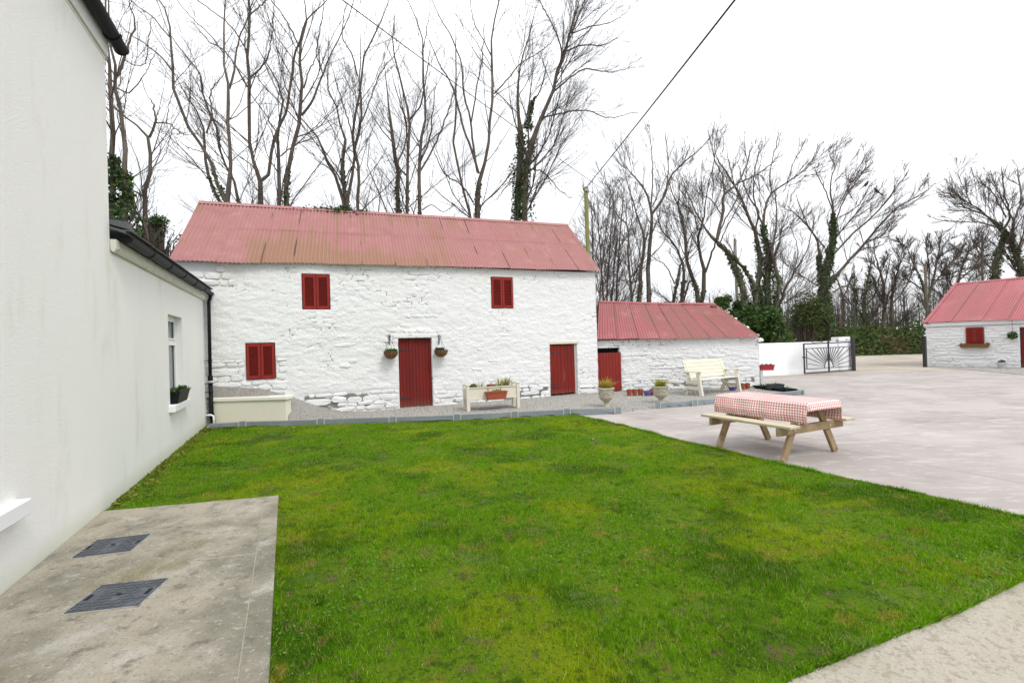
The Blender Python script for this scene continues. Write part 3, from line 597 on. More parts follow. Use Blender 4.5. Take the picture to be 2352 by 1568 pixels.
# plant helpers
def leafcloud(C, size, g, flat=0.):
    n = len(C); a = g.normal(size=(n, 3)); a[:, 2] *= 1 - flat; a /= np.linalg.norm(a, axis=1)[:, None] + 1e-9
    b = np.cross(a, g.normal(size=(n, 3))); b /= np.linalg.norm(b, axis=1)[:, None] + 1e-9
    s = (size * g.uniform(.6, 1.4, n))[:, None]; C = np.asarray(C)
    c = np.cross(a, b)
    V = np.stack([C - a * s, C + b * s * .6 + c * s * .15, C + a * s, C - b * s * .6 + c * s * .15], 1).reshape(-1, 3)
    return V, np.arange(4 * n).reshape(-1, 4), np.repeat(g.random(n), 4)
def tuft(c, n, ln, spread, wd, seed, droop=.5, up=1.0, lean=(0, 0)):
    g = np.random.default_rng(seed); a = g.uniform(0, 2 * np.pi, n); L = ln * g.uniform(.55, 1.15, n); s = spread * np.sqrt(g.random(n)); r0 = s * .35
    t = np.linspace(0, 1, 5)[None]; out_ = r0[:, None] + (s * L / ln * 1.0)[:, None] * t ** 1.3
    z = up * L[:, None] * (t - droop * (s / spread)[:, None] * t ** 2 * .75)
    x = c[0] + np.cos(a)[:, None] * out_ + lean[0] * t * t; y = c[1] + np.sin(a)[:, None] * out_ + lean[1] * t * t; z = c[2] + z
    w = wd * (1 - t ** 2 * .95) / 2; dx, dy = -np.sin(a)[:, None] * w, np.cos(a)[:, None] * w
    V = np.stack([np.stack([x - dx, y - dy, z], -1), np.stack([x + dx, y + dy, z], -1)], 2).reshape(-1, 3)
    I = np.arange(n * 10).reshape(n, 5, 2); Q = np.stack([I[:, :-1, 0], I[:, :-1, 1], I[:, 1:, 1], I[:, 1:, 0]], -1).reshape(-1, 4)
    return V, Q, np.repeat(g.random(n), 10)
def ball(c, r, n, g, sq=(1, 1, 1)):
    d = g.normal(size=(n, 3)); d /= np.linalg.norm(d, axis=1)[:, None]; return np.array(c) + d * (r * g.random(n) ** .45)[:, None] * np.array(sq)
def trough(parent, L, Wt, Wb, h, mt, wall=.012, soil=.8, rim=.012, name='trough', Lb=None):
    """tapered open box centred on the parent's origin, resting at z=0"""
    Lb = Lb or L * .88
    def ring(l, w, z): return [(-l / 2, -w / 2, z), (l / 2, -w / 2, z), (l / 2, w / 2, z), (-l / 2, w / 2, z)]
    rr = [ring(Lb, Wb, 0), ring(L, Wt, h - rim * 1.6), ring(L + rim * 2, Wt + rim * 2, h - rim * 1.6), ring(L + rim * 2, Wt + rim * 2, h), ring(L - wall * 2, Wt - wall * 2, h), ring(Lb + (L - Lb) * soil - wall * 2, Wb + (Wt - Wb) * soil - wall * 2, h * soil)]
    vs = [v for q in rr for v in q]; fs = [(3, 2, 1, 0)] + [(i * 4 + k, i * 4 + (k + 1) % 4, (i + 1) * 4 + (k + 1) % 4, (i + 1) * 4 + k) for i in range(5) for k in range(4)]
    b = MB().add(vs, fs).build(name, mt, parent)
    q = rr[5]; MB().add([(x, y, z - .004) for x, y, z in ring(Lb + (L - Lb) * soil - wall * 2 - .004, Wb + (Wt - Wb) * soil - wall * 2 - .004, h * soil + .002)], [(0, 1, 2, 3)]).build('soil', MT['soil'], parent)
    return b

wb_p = HF.w(5.12, -.015, wz0 + .0)
t = thing('window_box', 'black plastic window box of small green plants on the white house sill', 'window box', wb_p, HF.a)
trough(t, .80, .20, .12, .20, MT['black'], name='trough')
g = np.random.default_rng(2); C = np.concatenate([ball((x, g.uniform(-.04, .04), .20), .07, 40, g, (1, 1, .7)) for x in np.linspace(-.36, .36, 9)])
V, Q, A = leafcloud(C, .028, g); npobj('plants', V, Q, mat=MT['shrub'], parent=t, attr=A)

# ------------------------------------------------------------------ long barn
BF = Frame(2.57, 14.57, BA)
barn = thing('barn', 'long two-storey whitewashed stone barn with pink corrugated roof and red doors', 'barn', BF.o, BF.a)
def rect(f, a, b, c, d, dd=0.):
    xa, za = f.px(a, c, dd); xb, zb = f.px(b, d, dd); xm, zt = f.px((a + b) / 2, c, dd); xm, zb2 = f.px((a + b) / 2, d, dd)
    return xa, xb, zb2, zt
W1 = rect(BF, 692, 759.5, 629, 711); W2 = rect(BF, 1127, 1180, 636, 708); W3 = rect(BF, 563, 634, 787, 871)
D1 = rect(BF, 914, 993, 776, 943); D2 = rect(BF, 1262, 1325, 790, 918)
D1 = (D1[0], D1[1] + .04, -.02, D1[3]); D2 = (D2[0], D2[1] + .06, .0, D2[3])
ops = [W1 + (.10,), W2 + (.10,), W3 + (.10,), D1 + (.28,), D2 + (.30,)]
XL = -10.75; ZE = 3.66
def box_m(X, Z, r, s=.25):
    return sst(r[0] - s, r[0] + s, X) * (1 - sst(r[1] - s, r[1] + s, X)) * sst(r[2] - s * .6, r[2] + s * .6, Z) * (1 - sst(r[3] - s * .6, r[3] + s * .6, Z))
lx = lambda px: BF.px(px, 800)[0]
barn_regions = [(lx(400), lx(660), .60, 1.42, .95), (lx(690), lx(915), -.05, .55, .90), (lx(1003), lx(1262), -.05, .42, .85), (lx(1326), -.05, -.05, .3, .8),
                (lx(420), lx(560), 3.05, 3.58, .8), (lx(905), lx(1010), 2.05, 2.42, .45), (lx(735), lx(820), 1.15, 1.75, .22), (lx(1085), lx(1180), .9, 1.5, .22), (lx(1270), lx(1350), 3.35, 3.6, .6), (lx(940), lx(1010), 3.3, 3.6, .5)]
def reg_of(X, Z, regs, sft):
    reg = np.zeros(X.shape)
    for r in regs: reg = np.maximum(reg, box_m(X, Z, r, sft) * r[4])
    return reg
def barn_disp(X, Z):
    e, c = cells(X + .07 * fbm(X * 3, Z * 3, 5), Z + .04 * fbm(X * 4, Z * 4, 6), .36, .13, 1)
    reg = reg_of(X, Z, barn_regions, .14)
    m = np.clip(.04 + .36 * sst(.04, .18, fbm(X * .55, Z * .8, 30)) + .35 * (1 - sst(.2, .9, Z)), 0, 1)
    d = .040 * fbm(X * .7, Z * .7, 3) + .024 * fbm(X * 4, Z * 8, 8, 5) + .020 * fbm(X * 10, Z * 18, 9, 3) - .02 * barn_crack(X, Z) + m * (.022 * (sst(.0, .16, e) - 1) + .012 * (c - .5))
    return d * (1 - .6 * reg) - .028 * reg
def barn_crack(X, Z):
    e, c = cells(X + .07 * fbm(X * 3, Z * 3, 5), Z + .04 * fbm(X * 4, Z * 4, 6), .36, .13, 1)
    return sst(.075, .02, e) * sst(.12, .22, fbm(X * 1.3, Z * 2.6, 53) + .10 * (1 - sst(.3, 1.0, Z)) + .10 * sst(3.1, 3.5, Z)) * .8
bw = relief_wall('wall', MT['wash'], barn, XL, 0, -.1, ZE, ops, .024, barn_disp, zstep=.020, jfn=lambda X, Z: barn_crack(X, Z) + .72 * sst(.6, .9, reg_of(X, Z, barn_regions, .10)) * sst(-.12, .10, fbm(X * 2.2, Z * 3, 33)) * (.5 + .7 * (1 - sst(.5, 1.2, Z))))
lay_stones(bw, barn_regions, .125, .30, random.Random(4), [W1, W2, W3, D1, D2], 290, .021, .012)
HD = 1.95
MB().box(XL, -.001, .402, 3.9, -.1, ZE).build('inner_wall', MT['wash'], barn)
RZL, RZR = 5.36, 5.62
# roof corners from the eaves and ridge lines
def on_frame(f, px, py, d):
    x, z = f.px(px, py, d); return f.w(x, d, z)
EL = on_frame(BF, 388, 597, -.13); ER = on_frame(BF, 1379, 621, -.13); RL = on_frame(BF, 458, 463, HD); RR = on_frame(BF, 1303, 516, HD)
corrugated(barn, EL, ER, RR, RL, 14, MT['roof'], seed=2, sag=.03)
bEL, bER = BF.w(*(BF.l(EL) + Vector((0, 2 * (HD + .13), 0)))), BF.w(*(BF.l(ER) + Vector((0, 2 * (HD + .13), 0))))
corrugated(barn, bER, bEL, RL, RR, 14, MT['roof'], courses=((0, 1),), seed=5)
dn1 = (EL + ER - RL - RR).normalized(); dn2 = (bEL + bER - RL - RR).normalized()
ridge_cap(barn, RL, RR, dn1, dn2, MT['roof'], 9)
for A_, B_, s_ in ((EL, RL, 1), (ER, RR, -1)):
    la, lb = BF.l(A_), BF.l(B_); xa, xb = (la.x + .42 * s_ if s_ > 0 else -.01), lb.x + .12 * s_
    MB().add([(xa, .02, ZE), (xa, 3.88, ZE), (xb, HD, lb.z - .10), (xa + .3 * s_, .02, ZE), (xa + .3 * s_, 3.88, ZE), (xb + .3 * s_, HD, lb.z - .10)], [(0, 1, 2), (5, 4, 3), (0, 3, 4, 1), (1, 4, 5, 2), (2, 5, 3, 0)]).build('gable', MT['wash'], barn)
for W_ in (W1, W2, W3):
    a, b, c, d = W_
    shutters(barn, a + .012, b - .012, c + .012, d - .012, -.012, MT['red'])
    MB().box(a - .02, b + .02, .101, .13, c - .02, d + .02).build('boarding', MT['black'], barn)
plank_door(barn, D1[0] + .03, D1[1] - .07, .03, D1[3] - .02, .10, 9)
MB().box(D1[1] - .068, D1[1] - .005, .09, .15, .02, D1[3] - .02).box(D1[0] + .001, D1[0] + .028, .09, .15, .02, D1[3] - .02).build('door_frame', MT['redwood'], barn)
MB().box(D1[0] - .12, D1[1] + .16, -.018, .26, D1[3] + .005, D1[3] + .10).build('lintel', MT['fascia_white'], barn, bevel=.012)
MB().box(D1[0] + .02, D1[1] - .07, .06, .20, -.03, .028).build('threshold', MT['timber'], barn)
plank_door(barn, D2[0] + .02, D2[1] - .07, .10, D2[3] - .02, .04, 7)
MB().box(D2[1] - .068, D2[1] - .005, .05, .15, .02, D2[3]).build('door_frame', MT['kerbpost'], barn)
MB().box(D2[0] - .02, D2[1] + .05, -.02, .28, D2[3] + .004, D2[3] + .085).build('lintel', MT['cream'], barn, bevel=.008)
for D_, y in ((D1, .275), (D2, .295)):
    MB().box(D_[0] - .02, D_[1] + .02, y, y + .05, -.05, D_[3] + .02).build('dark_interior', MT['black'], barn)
# ivy creeper over the ridge
g = np.random.default_rng(8)
cv = thing('creeper', 'dark ivy creeping over the pink barn ridge', 'ivy', on_frame(BF, 782, 486, HD) + Vector((0, 0, .02)), BF.a)
C = np.concatenate([np.stack([g.normal(0, .38, 420), g.normal(.0, .10, 420), np.abs(g.normal(.02, .05, 420)) + .02], 1), ball((.12, .05, .09), .16, 300, g, (1.3, 1, .6))])
C[:, 2] -= np.abs(C[:, 1]) * .8 * (C[:, 1] < 0)
V, Q, A = leafcloud(C, .035, g); npobj('leaves', V, Q, mat=MT['ivy'], parent=cv, attr=A)
mb = MB()
for k in range(9): mb.tube([(g.uniform(-.6, .6), g.uniform(-.1, .1), .03) for _ in range(4)], .006, 4)
mb.build('stems', MT['bark'], cv)

# ------------------------------------------------------------------ small barn
SF = Frame(2.40, 14.75, 0.0)
sb = thing('outhouse', 'low whitewashed stone outhouse with sagging red tin roof, joined to the long barn', 'outhouse', SF.o, 0)
SX = SF.px(1746, 890)[0]
SD = rect(SF, 1372, 1426, 799, 906); SD = (.12, SD[1], .0, SD[3])
s_regions = [(.9, SX - .1, -.05, .40, .85), (.7, SX - .2, .45, 1.35, .33), (SX - 1.2, SX, .6, 1.5, .5)]
def sb_disp(X, Z):
    e, c = cells(X + .06 * fbm(X * 3, Z * 3, 5), Z + .03 * fbm(X * 4, Z * 4, 6), .30, .11, 31)
    reg = reg_of(X, Z, s_regions, .12)
    d = .045 * fbm(X * .8, Z * .8, 43) + .028 * fbm(X * 5, Z * 9, 48, 5) + .55 * (.024 * (sst(.0, .18, e) - 1) + .014 * (c - .5))
    return d * (1 - .3 * reg) - .016 * reg
def sb_crack(X, Z):
    e, c = cells(X + .06 * fbm(X * 3, Z * 3, 5), Z + .03 * fbm(X * 4, Z * 4, 6), .30, .11, 31)
    return sst(.075, .02, e) * sst(.07, .19, fbm(X * 1.3, Z * 2.6, 54) + .12 * sst(1.25, 1.5, Z))
sw = relief_wall('wall', MT['wash'], sb, .0, SX, -.1, 1.60, [SD + (.3,)], .024, sb_disp, zstep=.020, jfn=lambda X, Z: sb_crack(X, Z) + sst(.6, .85, reg_of(X, Z, s_regions, .10)) * sst(-.05, .15, fbm(X * 2.2, Z * 3, 35)) * (.35 + .7 * (1 - sst(.15, .5, Z))))
lay_stones(sw, s_regions, .105, .27, random.Random(9), [SD], 230, .018, .008)
MB().box(0, SX - .001, .402, 3.9, -.1, 1.55).build('inner_wall', MT['wash'], sb)
SH = 2.0
sEL = on_frame(SF, 1372, 779, -.14); sER = on_frame(SF, 1746, 774, -.14); sRL = on_frame(SF, 1376, 692, SH); sRR = on_frame(SF, 1641, 697, SH)
MB().add([(SX - .35, .02, 1.58), (SX - .35, 3.9, 1.55), (SX - .9, SH, 2.78), (SX, .02, 1.58), (SX, 3.9, 1.55), (SX - .5, SH, 2.78)], [(0, 1, 2), (5, 4, 3), (0, 3, 4, 1), (1, 4, 5, 2), (2, 5, 3, 0)]).build('gable', MT['wash'], sb)
# slightly sagging middle: two spans
sEM = (sEL + sER) / 2 + Vector((0, 0, -.02)); sRM = (sRL + sRR) / 2 + Vector((0, 0, -.035))
corrugated(sb, sEL, sEM, sRM, sRL, 4, MT['roof_clean'], courses=((0, 1.0),), seed=12, lift=.026, sag=.03)
corrugated(sb, sEM, sER, sRR, sRM, 5, MT['roof_clean'], courses=((0, 1.0),), seed=13, lift=.026, sag=.03)
bk = lambda v: Vector((v.x + .1, 14.75 + 2 * SH - (v.y - 14.75), v.z))
corrugated(sb, bk(sER), bk(sEL), sRL, sRR, 8, MT['roof_clean'], courses=((0, 1.0),), seed=14)
d1 = (sEL + sER - sRL - sRR).normalized(); d2 = Vector((0, -d1.y, d1.z)).normalized()
ridge_cap(sb, sRL, sRM, d1, d2, MT['roof_clean'], 3, .13); ridge_cap(sb, sRM, sRR, d1, d2, MT['roof_clean'], 3, .13)
sd_ = MB(); n = 56; x0, x1 = SD[0] + .01, SD[1] + .02
vs = []
for z in (.09, SD[3] - .14):
    for i in range(n + 1):
        vs.append((x0 + (x1 - x0) * i / n, -.075 + .008 * math.cos(i * 2 * math.pi / 7), z))
sd_.add(vs, [(i, i + 1, n + 2 + i, n + 1 + i) for i in range(n)])
dr = sd_.build('door', MT['redtin'], sb, smooth=True)
MB().box(x0 + .01, x1 - .01, -.062, -.04, .12, .20).box(x0 + .01, x1 - .01, -.062, -.04, SD[3] - .28, SD[3] - .20).box(x1 - .02, x1 + .002, -.062, -.03, .09, SD[3] - .14).build('brace', MT['redtin'], dr)
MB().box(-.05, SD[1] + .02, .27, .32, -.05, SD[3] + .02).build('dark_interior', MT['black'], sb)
rs = random.Random(21)
for k in range(9):                                       # loose stones along the right verge
    f = k / 11; q = sER.lerp(sRR, f); q = SF.l(q)
    me = stone_mesh(rs.uniform(.16, .30), rs.uniform(.07, .12), .06, rs)
    me.materials[0] = MT['mortar'] if k % 3 else MT['wash']; o = link('stone', me, sb); o.location = (q.x + .02 + rs.uniform(-.03, .04), q.y + .10, q.z - .06 + rs.uniform(-.03, .03)); o.rotation_euler = (rs.uniform(-.3, .3), rs.uniform(-.4, .1), rs.uniform(-.5, .5))
def bush(name, label, cat, c, r, n, mt, size, seed, sq=(1, 1, 1), sub=8, twigs=0, group=None):
    g = np.random.default_rng(seed); t = thing(name, label, cat, (c[0], c[1], c[2]), 0, group)
    cs = ball((0, 0, 0), r * .75, sub, g, sq); C = np.concatenate([ball(q, r * g.uniform(.35, .6), n // sub, g, (1, 1, .85)) for q in cs])
    C[:, 2] = np.maximum(C[:, 2], -c[2] + .01)
    V, Q, A = leafcloud(C, size, g); npobj('foliage', V, Q, mat=mt, parent=t, attr=A)
    if twigs:
        mb = MB(); 
        for k in range(twigs):
            q = Vector(ball((0, 0, 0), r * 1.15, 1, g, sq)[0]); mb.tube([(q.x * .15, q.y * .15, -c[2] * .8), tuple(q * .6 + Vector((0, 0, -.15 * r))), tuple(q)], [.02, .012, .005], 4, False)
        mb.build('stems', MT['twig'], t)
    return t
q = on_frame(SF, 1664, 694, SH)
bush('fern_clump', 'green ferny clump growing at the outhouse ridge end', 'plant', q, .30, 1400, MT['shrub'], .05, 31, (1.2, 1, .8), 9)
q = on_frame(SF, 1636, 706, SH - .25)
bush('dead_creeper', 'small brown dead creeper trailing over the outhouse ridge', 'plant', q, .16, 300, MT['bramble'], .03, 32, (1.8, 1, .5), 5)

# ------------------------------------------------------------------ gravel bed, kerbs, low wall
kf = [p(474, 988), p(557, 983.5), p(737, 978), p(902, 973), p(1050, 968), p(1182, 961.5), p(1302, 955), p(1420, 950)]
k2 = [p(1510, 938), p(1596, 932), p(1700, 922), p(1846.5, 906)]
kr = SF.w(SX - .05, -.12, 0)
bnd = [(v.x, v.y) for v in kf] + [(v.x, v.y) for v in k2] + [(kr.x + .1, kr.y + .2), (SF.w(0, .1, 0).x, SF.w(0, .1, 0).y), (BF.w(0, .15, 0).x, BF.w(0, .15, 0).y), (BF.w(XL, .15, 0).x, BF.w(XL, .15, 0).y), (HF.w(S2, -.02, 0).x, HF.w(S2, -.02, 0).y)]
GX = np.array([-7.6, -6.57, -5.67, -5.16, -4.8, -4.45, -4.1, -3.6]); GZ = np.array([.86, .83, .70, .49, .30, .15, .03, 0.])
def gheight(x, y):
    yb = 14.57 + (x - 2.57) * math.tan(BA); yk = np.interp(x, [v.x for v in kf], [v.y for v in kf])
    t = np.clip((y - yk - .1) / np.maximum(yb - yk - .25, .3), 0, 1)
    gz = np.interp(x, GX, GZ); t2 = np.where((x < -4.9) & (y > 10.53), 1.0, sst(0, 1, t) * np.where(x < -4.9, .0, 1.0))
    A_, B_ = kf[-1], k2[0]; dx, dy = B_.x - A_.x, B_.y - A_.y; u = np.clip(((x - A_.x) * dx + (y - A_.y) * dy) / (dx * dx + dy * dy), 0, 1)
    dist = np.hypot(x - A_.x - u * dx, y - A_.y - u * dy)
    return np.minimum(.055 + gz * t2, -.012 + dist * .30) + .015 * fbm(x * 3, y * 3, 70) * np.minimum(dist * 3, 1)
st_ = .07; xs = np.arange(-7.4, 8.3, st_); ys = np.arange(9.7, 15.2, st_); X, Y = np.meshgrid(xs, ys, indexing='ij')
I = np.arange(X.size).reshape(X.shape); xc, yc_ = (X[:-1, :-1] + X[1:, 1:]) / 2, (Y[:-1, :-1] + Y[1:, 1:]) / 2
keep = inpoly(xc, yc_, bnd); Q = np.stack([I[:-1, :-1], I[1:, :-1], I[1:, 1:], I[:-1, 1:]], -1)[keep]
V = np.stack([X, Y, gheight(X, Y)], -1).reshape(-1, 3); tag(npobj('gravel_bed', V, Q, mat=MT['gravel'], smooth=True), kind='structure')
g = np.random.default_rng(77); n = 62000; x = g.uniform(-7.2, 8.2, n); y = g.uniform(9.8, 15.0, n); k = inpoly(x, y, bnd); x, y = x[k], y[k]; n = len(x)
def pebbles(name, x, y, z, g, mt, r0=.007, r1=.016):
    n = len(x); oc = np.array([(1, 0, 0), (-1, 0, 0), (0, 1, 0), (0, -1, 0), (0, 0, 1), (0, 0, -1)], float)
    s = g.uniform(r0, r1, n)[:, None, None] * g.uniform(.6, 1.2, (n, 6, 1)); a = g.uniform(0, np.pi, n); ca, sa = np.cos(a), np.sin(a)
    P_ = oc[None] * s * np.array([1.2, .8, .7]); V = np.stack([P_[..., 0] * ca[:, None] - P_[..., 1] * sa[:, None], P_[..., 0] * sa[:, None] + P_[..., 1] * ca[:, None], P_[..., 2]], -1) + np.stack([x, y, z], -1)[:, None]
    f = np.array([(0, 2, 4), (2, 1, 4), (1, 3, 4), (3, 0, 4)]); T = (np.arange(n)[:, None, None] * 6 + f[None]).reshape(-1, 3)
    return npobj(name, V.reshape(-1, 3), None, T, mt, attr=np.repeat(g.random(n), 6))
tag(pebbles('gravel', x, y, gheight(x, y) + .004, g, MT['pebble']), 'loose grey gravel along the foot of the barn', 'gravel', kind='stuff')

def kerb(pts, tops, posts, label):
    t = thing('garden_edging', label, 'edging', (pts[0].x, pts[0].y, 0), 0, 'grey edging boards round the gravel')
    for i in range(len(pts) - 1):
        a, b = pts[i], pts[i + 1]; d = (b - a).normalized(); nn = Vector((-d.y, d.x, 0)) * .025; h0, h1 = tops[i], tops[i + 1] - .006 * (i % 2)
        vs = []
        for q, h in ((a + d * .05, h0), (b - d * .05, h1)):
            for s, z in ((0, -.03), (1, -.03), (1, h), (0, h)): vs.append(q + nn * 2 * s + Vector((0, 0, z)))
        MB().add(vs, [(0, 1, 2, 3), (7, 6, 5, 4), (0, 4, 5, 1), (1, 5, 6, 2), (2, 6, 7, 3), (3, 7, 4, 0)]).build('board', MT['kerb'], t, bevel=.006, world=True)
    for i in posts:
        a = pts[i]; d = ((pts[min(i + 1, len(pts) - 1)] - pts[max(i - 1, 0)])).normalized(); nn = Vector((-d.y, d.x, 0)); z = tops[i]
        for s in (-1, 1):
            c = a + d * (s * .075) - nn * .004
            MB().bar(c + Vector((0, 0, -.03)), c + Vector((0, 0, z + .004)), .022, .02, up=nn).build('clip', MT['kerbpost'], t, world=True)
        c = a + nn * .02 + d * .0
        MB().bar(c + Vector((0, 0, -.03)), c + Vector((0, 0, z + .012)), .13, .05, up=nn).build('post', MT['kerb'], t, bevel=.004, world=True)
    return t
kerb(kf, [.13, .135, .14, .14, .145, .145, .145, .13], range(1, 8), 'grey board edging between lawn and gravel, running from the house wing to the near urn')
kerb(k2 + [kr], [.125, .13, .13, .12, .12], range(0, 4), 'grey board edging from the second urn, turning the corner behind the picnic table')

# cream low wall retaining the gravel
a, b = HF.w(S2 + .02, -.10, 0), on_z(661, 966, .08)
a = Vector((a.x, a.y, 0)); b = Vector((b.x, 10.42, 0)); WFm = Frame(a.x, a.y, math.atan2(b.y - a.y, b.x - a.x)); Lw = (b - a).length
t = thing('garden_wall', 'low cream rendered garden wall with coping beside the black downpipe', 'wall', WFm.o, WFm.a)
wz = 1.6 - (911 - 806.5) * 10.4 / 1111
MB().box(0, Lw, 0, .22, -.1, wz - .085).build('wall', MT['cream_wall'], t, bevel=.012)
MB().box(-.0, Lw + .035, -.035, .255, wz - .084, wz + .0).build('coping', MT['coping'], t, bevel=.014)

# ------------------------------------------------------------------ hanging baskets
def basket(px, py0, py1, wpx, bx, label, seed):
    d = -.20; x, zt = BF.px(px, py0, d); _, zb = BF.px(px, py1, d); r = wpx / F * 12.2 / 2
    t = thing('hanging_basket', label, 'hanging basket', BF.w(x, d, zb), BF.a, 'hanging baskets either side of the door')
    h = zt - zb; pr = [(.01, 0)] + [(r * math.sin(a), h * (1 - math.cos(a))) for a in np.linspace(.25, math.pi / 2, 7)]
    MB().lathe(pr, n=18).build('bowl', MT['coir'], t, smooth=False)
    mb = MB()
    for f in (1.0, .8, .5):
        a = math.acos(1 - f * .999); mb.tube([(r * 1.03 * math.sin(a) * math.cos(q), r * 1.03 * math.sin(a) * math.sin(q), h * f + .004) for q in np.linspace(0, 2 * math.pi, 19)], .004, 4)
    for k in range(10):
        q = 2 * math.pi * k / 10; mb.tube([(r * 1.03 * math.sin(a) * math.cos(q), r * 1.03 * math.sin(a) * math.sin(q), h * (1 - math.cos(a))) for a in np.linspace(.1, math.pi / 2, 6)], .003, 4)
    mb.build('wire_frame', MT['iron'], t)
    zc = BF.px(px, 772, d)[1] - zb
    for k in range(3):
        q = 2 * math.pi * k / 3 + .5; MB().tube([(r * math.cos(q), r * math.sin(q), h), (0, 0, zc - .06)], .0035, 4).build('chain', MT['iron'], t)
    zt2 = zc + .02; y1 = .20
    b = MB().box(-.012, .012, y1 - .03, y1 - .022, zt2 - .22, zt2 + .03).tube([(0, y1 - .025, zt2), (0, .02, zt2), (0, -.015, zt2 - .015), (0, -.01, zt2 - .05)], .007, 6).tube([(0, y1 - .025, zt2 - .18), (0, y1 - .12, zt2 - .07), (0, .05, zt2)], .005, 6)
    b.tube([(0, -.01, zt2 - .03), (.012, -.0, zt2 - .075), (0, 0, zc - .06)], .005, 5); b.build('bracket', MT['iron'], t)
    g = np.random.default_rng(seed); C = np.concatenate([ball((g.uniform(-.6, .6) * r, g.uniform(-.5, .5) * r, h + .02), .06, 45, g, (1, 1, .8)) for k in range(6)]); V, Q, A = leafcloud(C, .026, g); npobj('plants', V, Q, mat=MT['leafgreen'] if seed % 2 else MT['shrub'], parent=t, attr=A)
basket(897.5, 807, 824.5, 31, 0, 'coir hanging basket with pale green plants left of the tall red door', 3)
basket(1013, 804, 820, 32, 0, 'coir hanging basket with dark green plants right of the tall red door', 6)

# ------------------------------------------------------------------ cream trough planter on legs
fl, fr = on_z(1076, 944, .06), on_z(1190.5, 935.5, .06)
TFm = Frame(fl.x, fl.y, math.atan2(fr.y - fl.y, fr.x - fl.x)); Lt = (fr - fl).length
t = thing('raised_planter', 'cream painted raised timber planter on four legs against the barn', 'planter', (fl.x, fl.y, .05), TFm.a)
for x, y in ((0, 0), (Lt, 0), (0, .34), (Lt, .34)):
    MB().box(x - .038, x + .038, y - .038, y + .038, 0, .60).box(x - .05, x + .05, y - .05, y + .05, .601, .622).build('leg', MT['cream'], t, bevel=.004)
for y in (-.012, .33): MB().box(.039, Lt - .039, y, y + .022, .26, .53).build('side_board', MT['cream'], t, bevel=.003)
for x in (-.012, Lt - .012): MB().box(x, x + .022, .039, .301, .26, .53).build('end_board', MT['cream'], t, bevel=.003)
for y in (-.03, .325): MB().box(.039, Lt - .039, y, y + .05, .531, .552).build('top_rail', MT['cream'], t, bevel=.003)
MB().box(.039, Lt - .039, -.026, -.013, .26, .30).build('base_rail', MT['cream'], t, bevel=.003)
MB().box(.04, Lt - .04, .012, .329, .28, .51).build('soil', MT['soil'], t)
V, Q, A = tuft((Lt * .80, .16, .52), 150, .27, .19, .011, 4, lean=(.03, -.02)); npobj('sedge', V, Q, mat=MT['sedge'], parent=t, attr=A)
V, Q, A = tuft((Lt * .66, .16, .52), 50, .30, .16, .009, 5); npobj('sedge', V, Q, mat=MT['sedge'], parent=t, attr=A)
V, Q, A = tuft((Lt * .26, .12, .52), 30, .27, .2, .008, 6); npobj('sedge', V, Q, mat=MT['sedge'], parent=t, attr=A)
o = thing('moss_ball', 'small mossy tortoise shaped clump on the left end of the cream planter', 'ornament', TFm.w(.16, .12, .05 + .51), TFm.a)
MB().lathe([(.02, 0), (.075, .01), (.085, .05), (.07, .09), (.035, .115), (.005, .12)], n=14).build('body', MT['moss'], o, smooth=True)
MB().lathe([(.01, .03), (.035, .045), (.04, .07), (.025, .095), (.003, .10)], (-.11, -.01), 10).build('head', MT['moss'], o, smooth=True)
mb = MB().tube([(-.09, 0, .07), (-.05, 0, .06)], .025, 8).build('neck', MT['moss'], o, smooth=True)
g = np.random.default_rng(4); C = ball((0, 0, .06), .095, 200, g, (1, 1, .75)); V, Q, A = leafcloud(C, .012, g); npobj('leaves', V, Q, mat=MT['shrub'], parent=o, attr=A)
bx = TFm.w(Lt * .53, -.115, .05 + .255)
o = thing('window_box', 'terracotta window box hooked on the front of the cream planter', 'window box', bx, TFm.a)
trough(o, .50, .17, .12, .19, MT['terracotta'], Lb=.42)
MB().tube([(-.17, .09, .17), (-.17, .10, .33), (-.17, .13, .335)], .005, 5).build('hook', MT['iron'], o)
MB().tube([(.14, .09, .17), (.14, .10, .33), (.14, .13, .335)], .005, 5).build('hook', MT['iron'], o)
g = np.random.default_rng(14); C = np.concatenate([ball((g.uniform(-.1, .12), 0, .19), .05, 30, g) for _ in range(5)]); V, Q, A = leafcloud(C, .025, g); npobj('plants', V, Q, mat=MT['sedge'], parent=o, attr=A)
o = thing('flower_pot', 'terracotta plant pot sunk in the middle of the cream planter', 'pot', TFm.w(Lt * .51, .20, .05 + .46), TFm.a)
MB().lathe([(.09, .0), (.105, .10), (.115, .10), (.115, .125), (.10, .125), (.095, .09), (.0, .09)], n=18, cap=False).build('pot', MT['terracotta'], o)
mb = MB()
for k in range(5): mb.tube([(.0, 0, .09), (R.uniform(-.05, .05), 0, .15), (R.uniform(-.1, .1), R.uniform(-.05, .05), .22)], .003, 4)
mb.build('stems', MT['bark'], o)

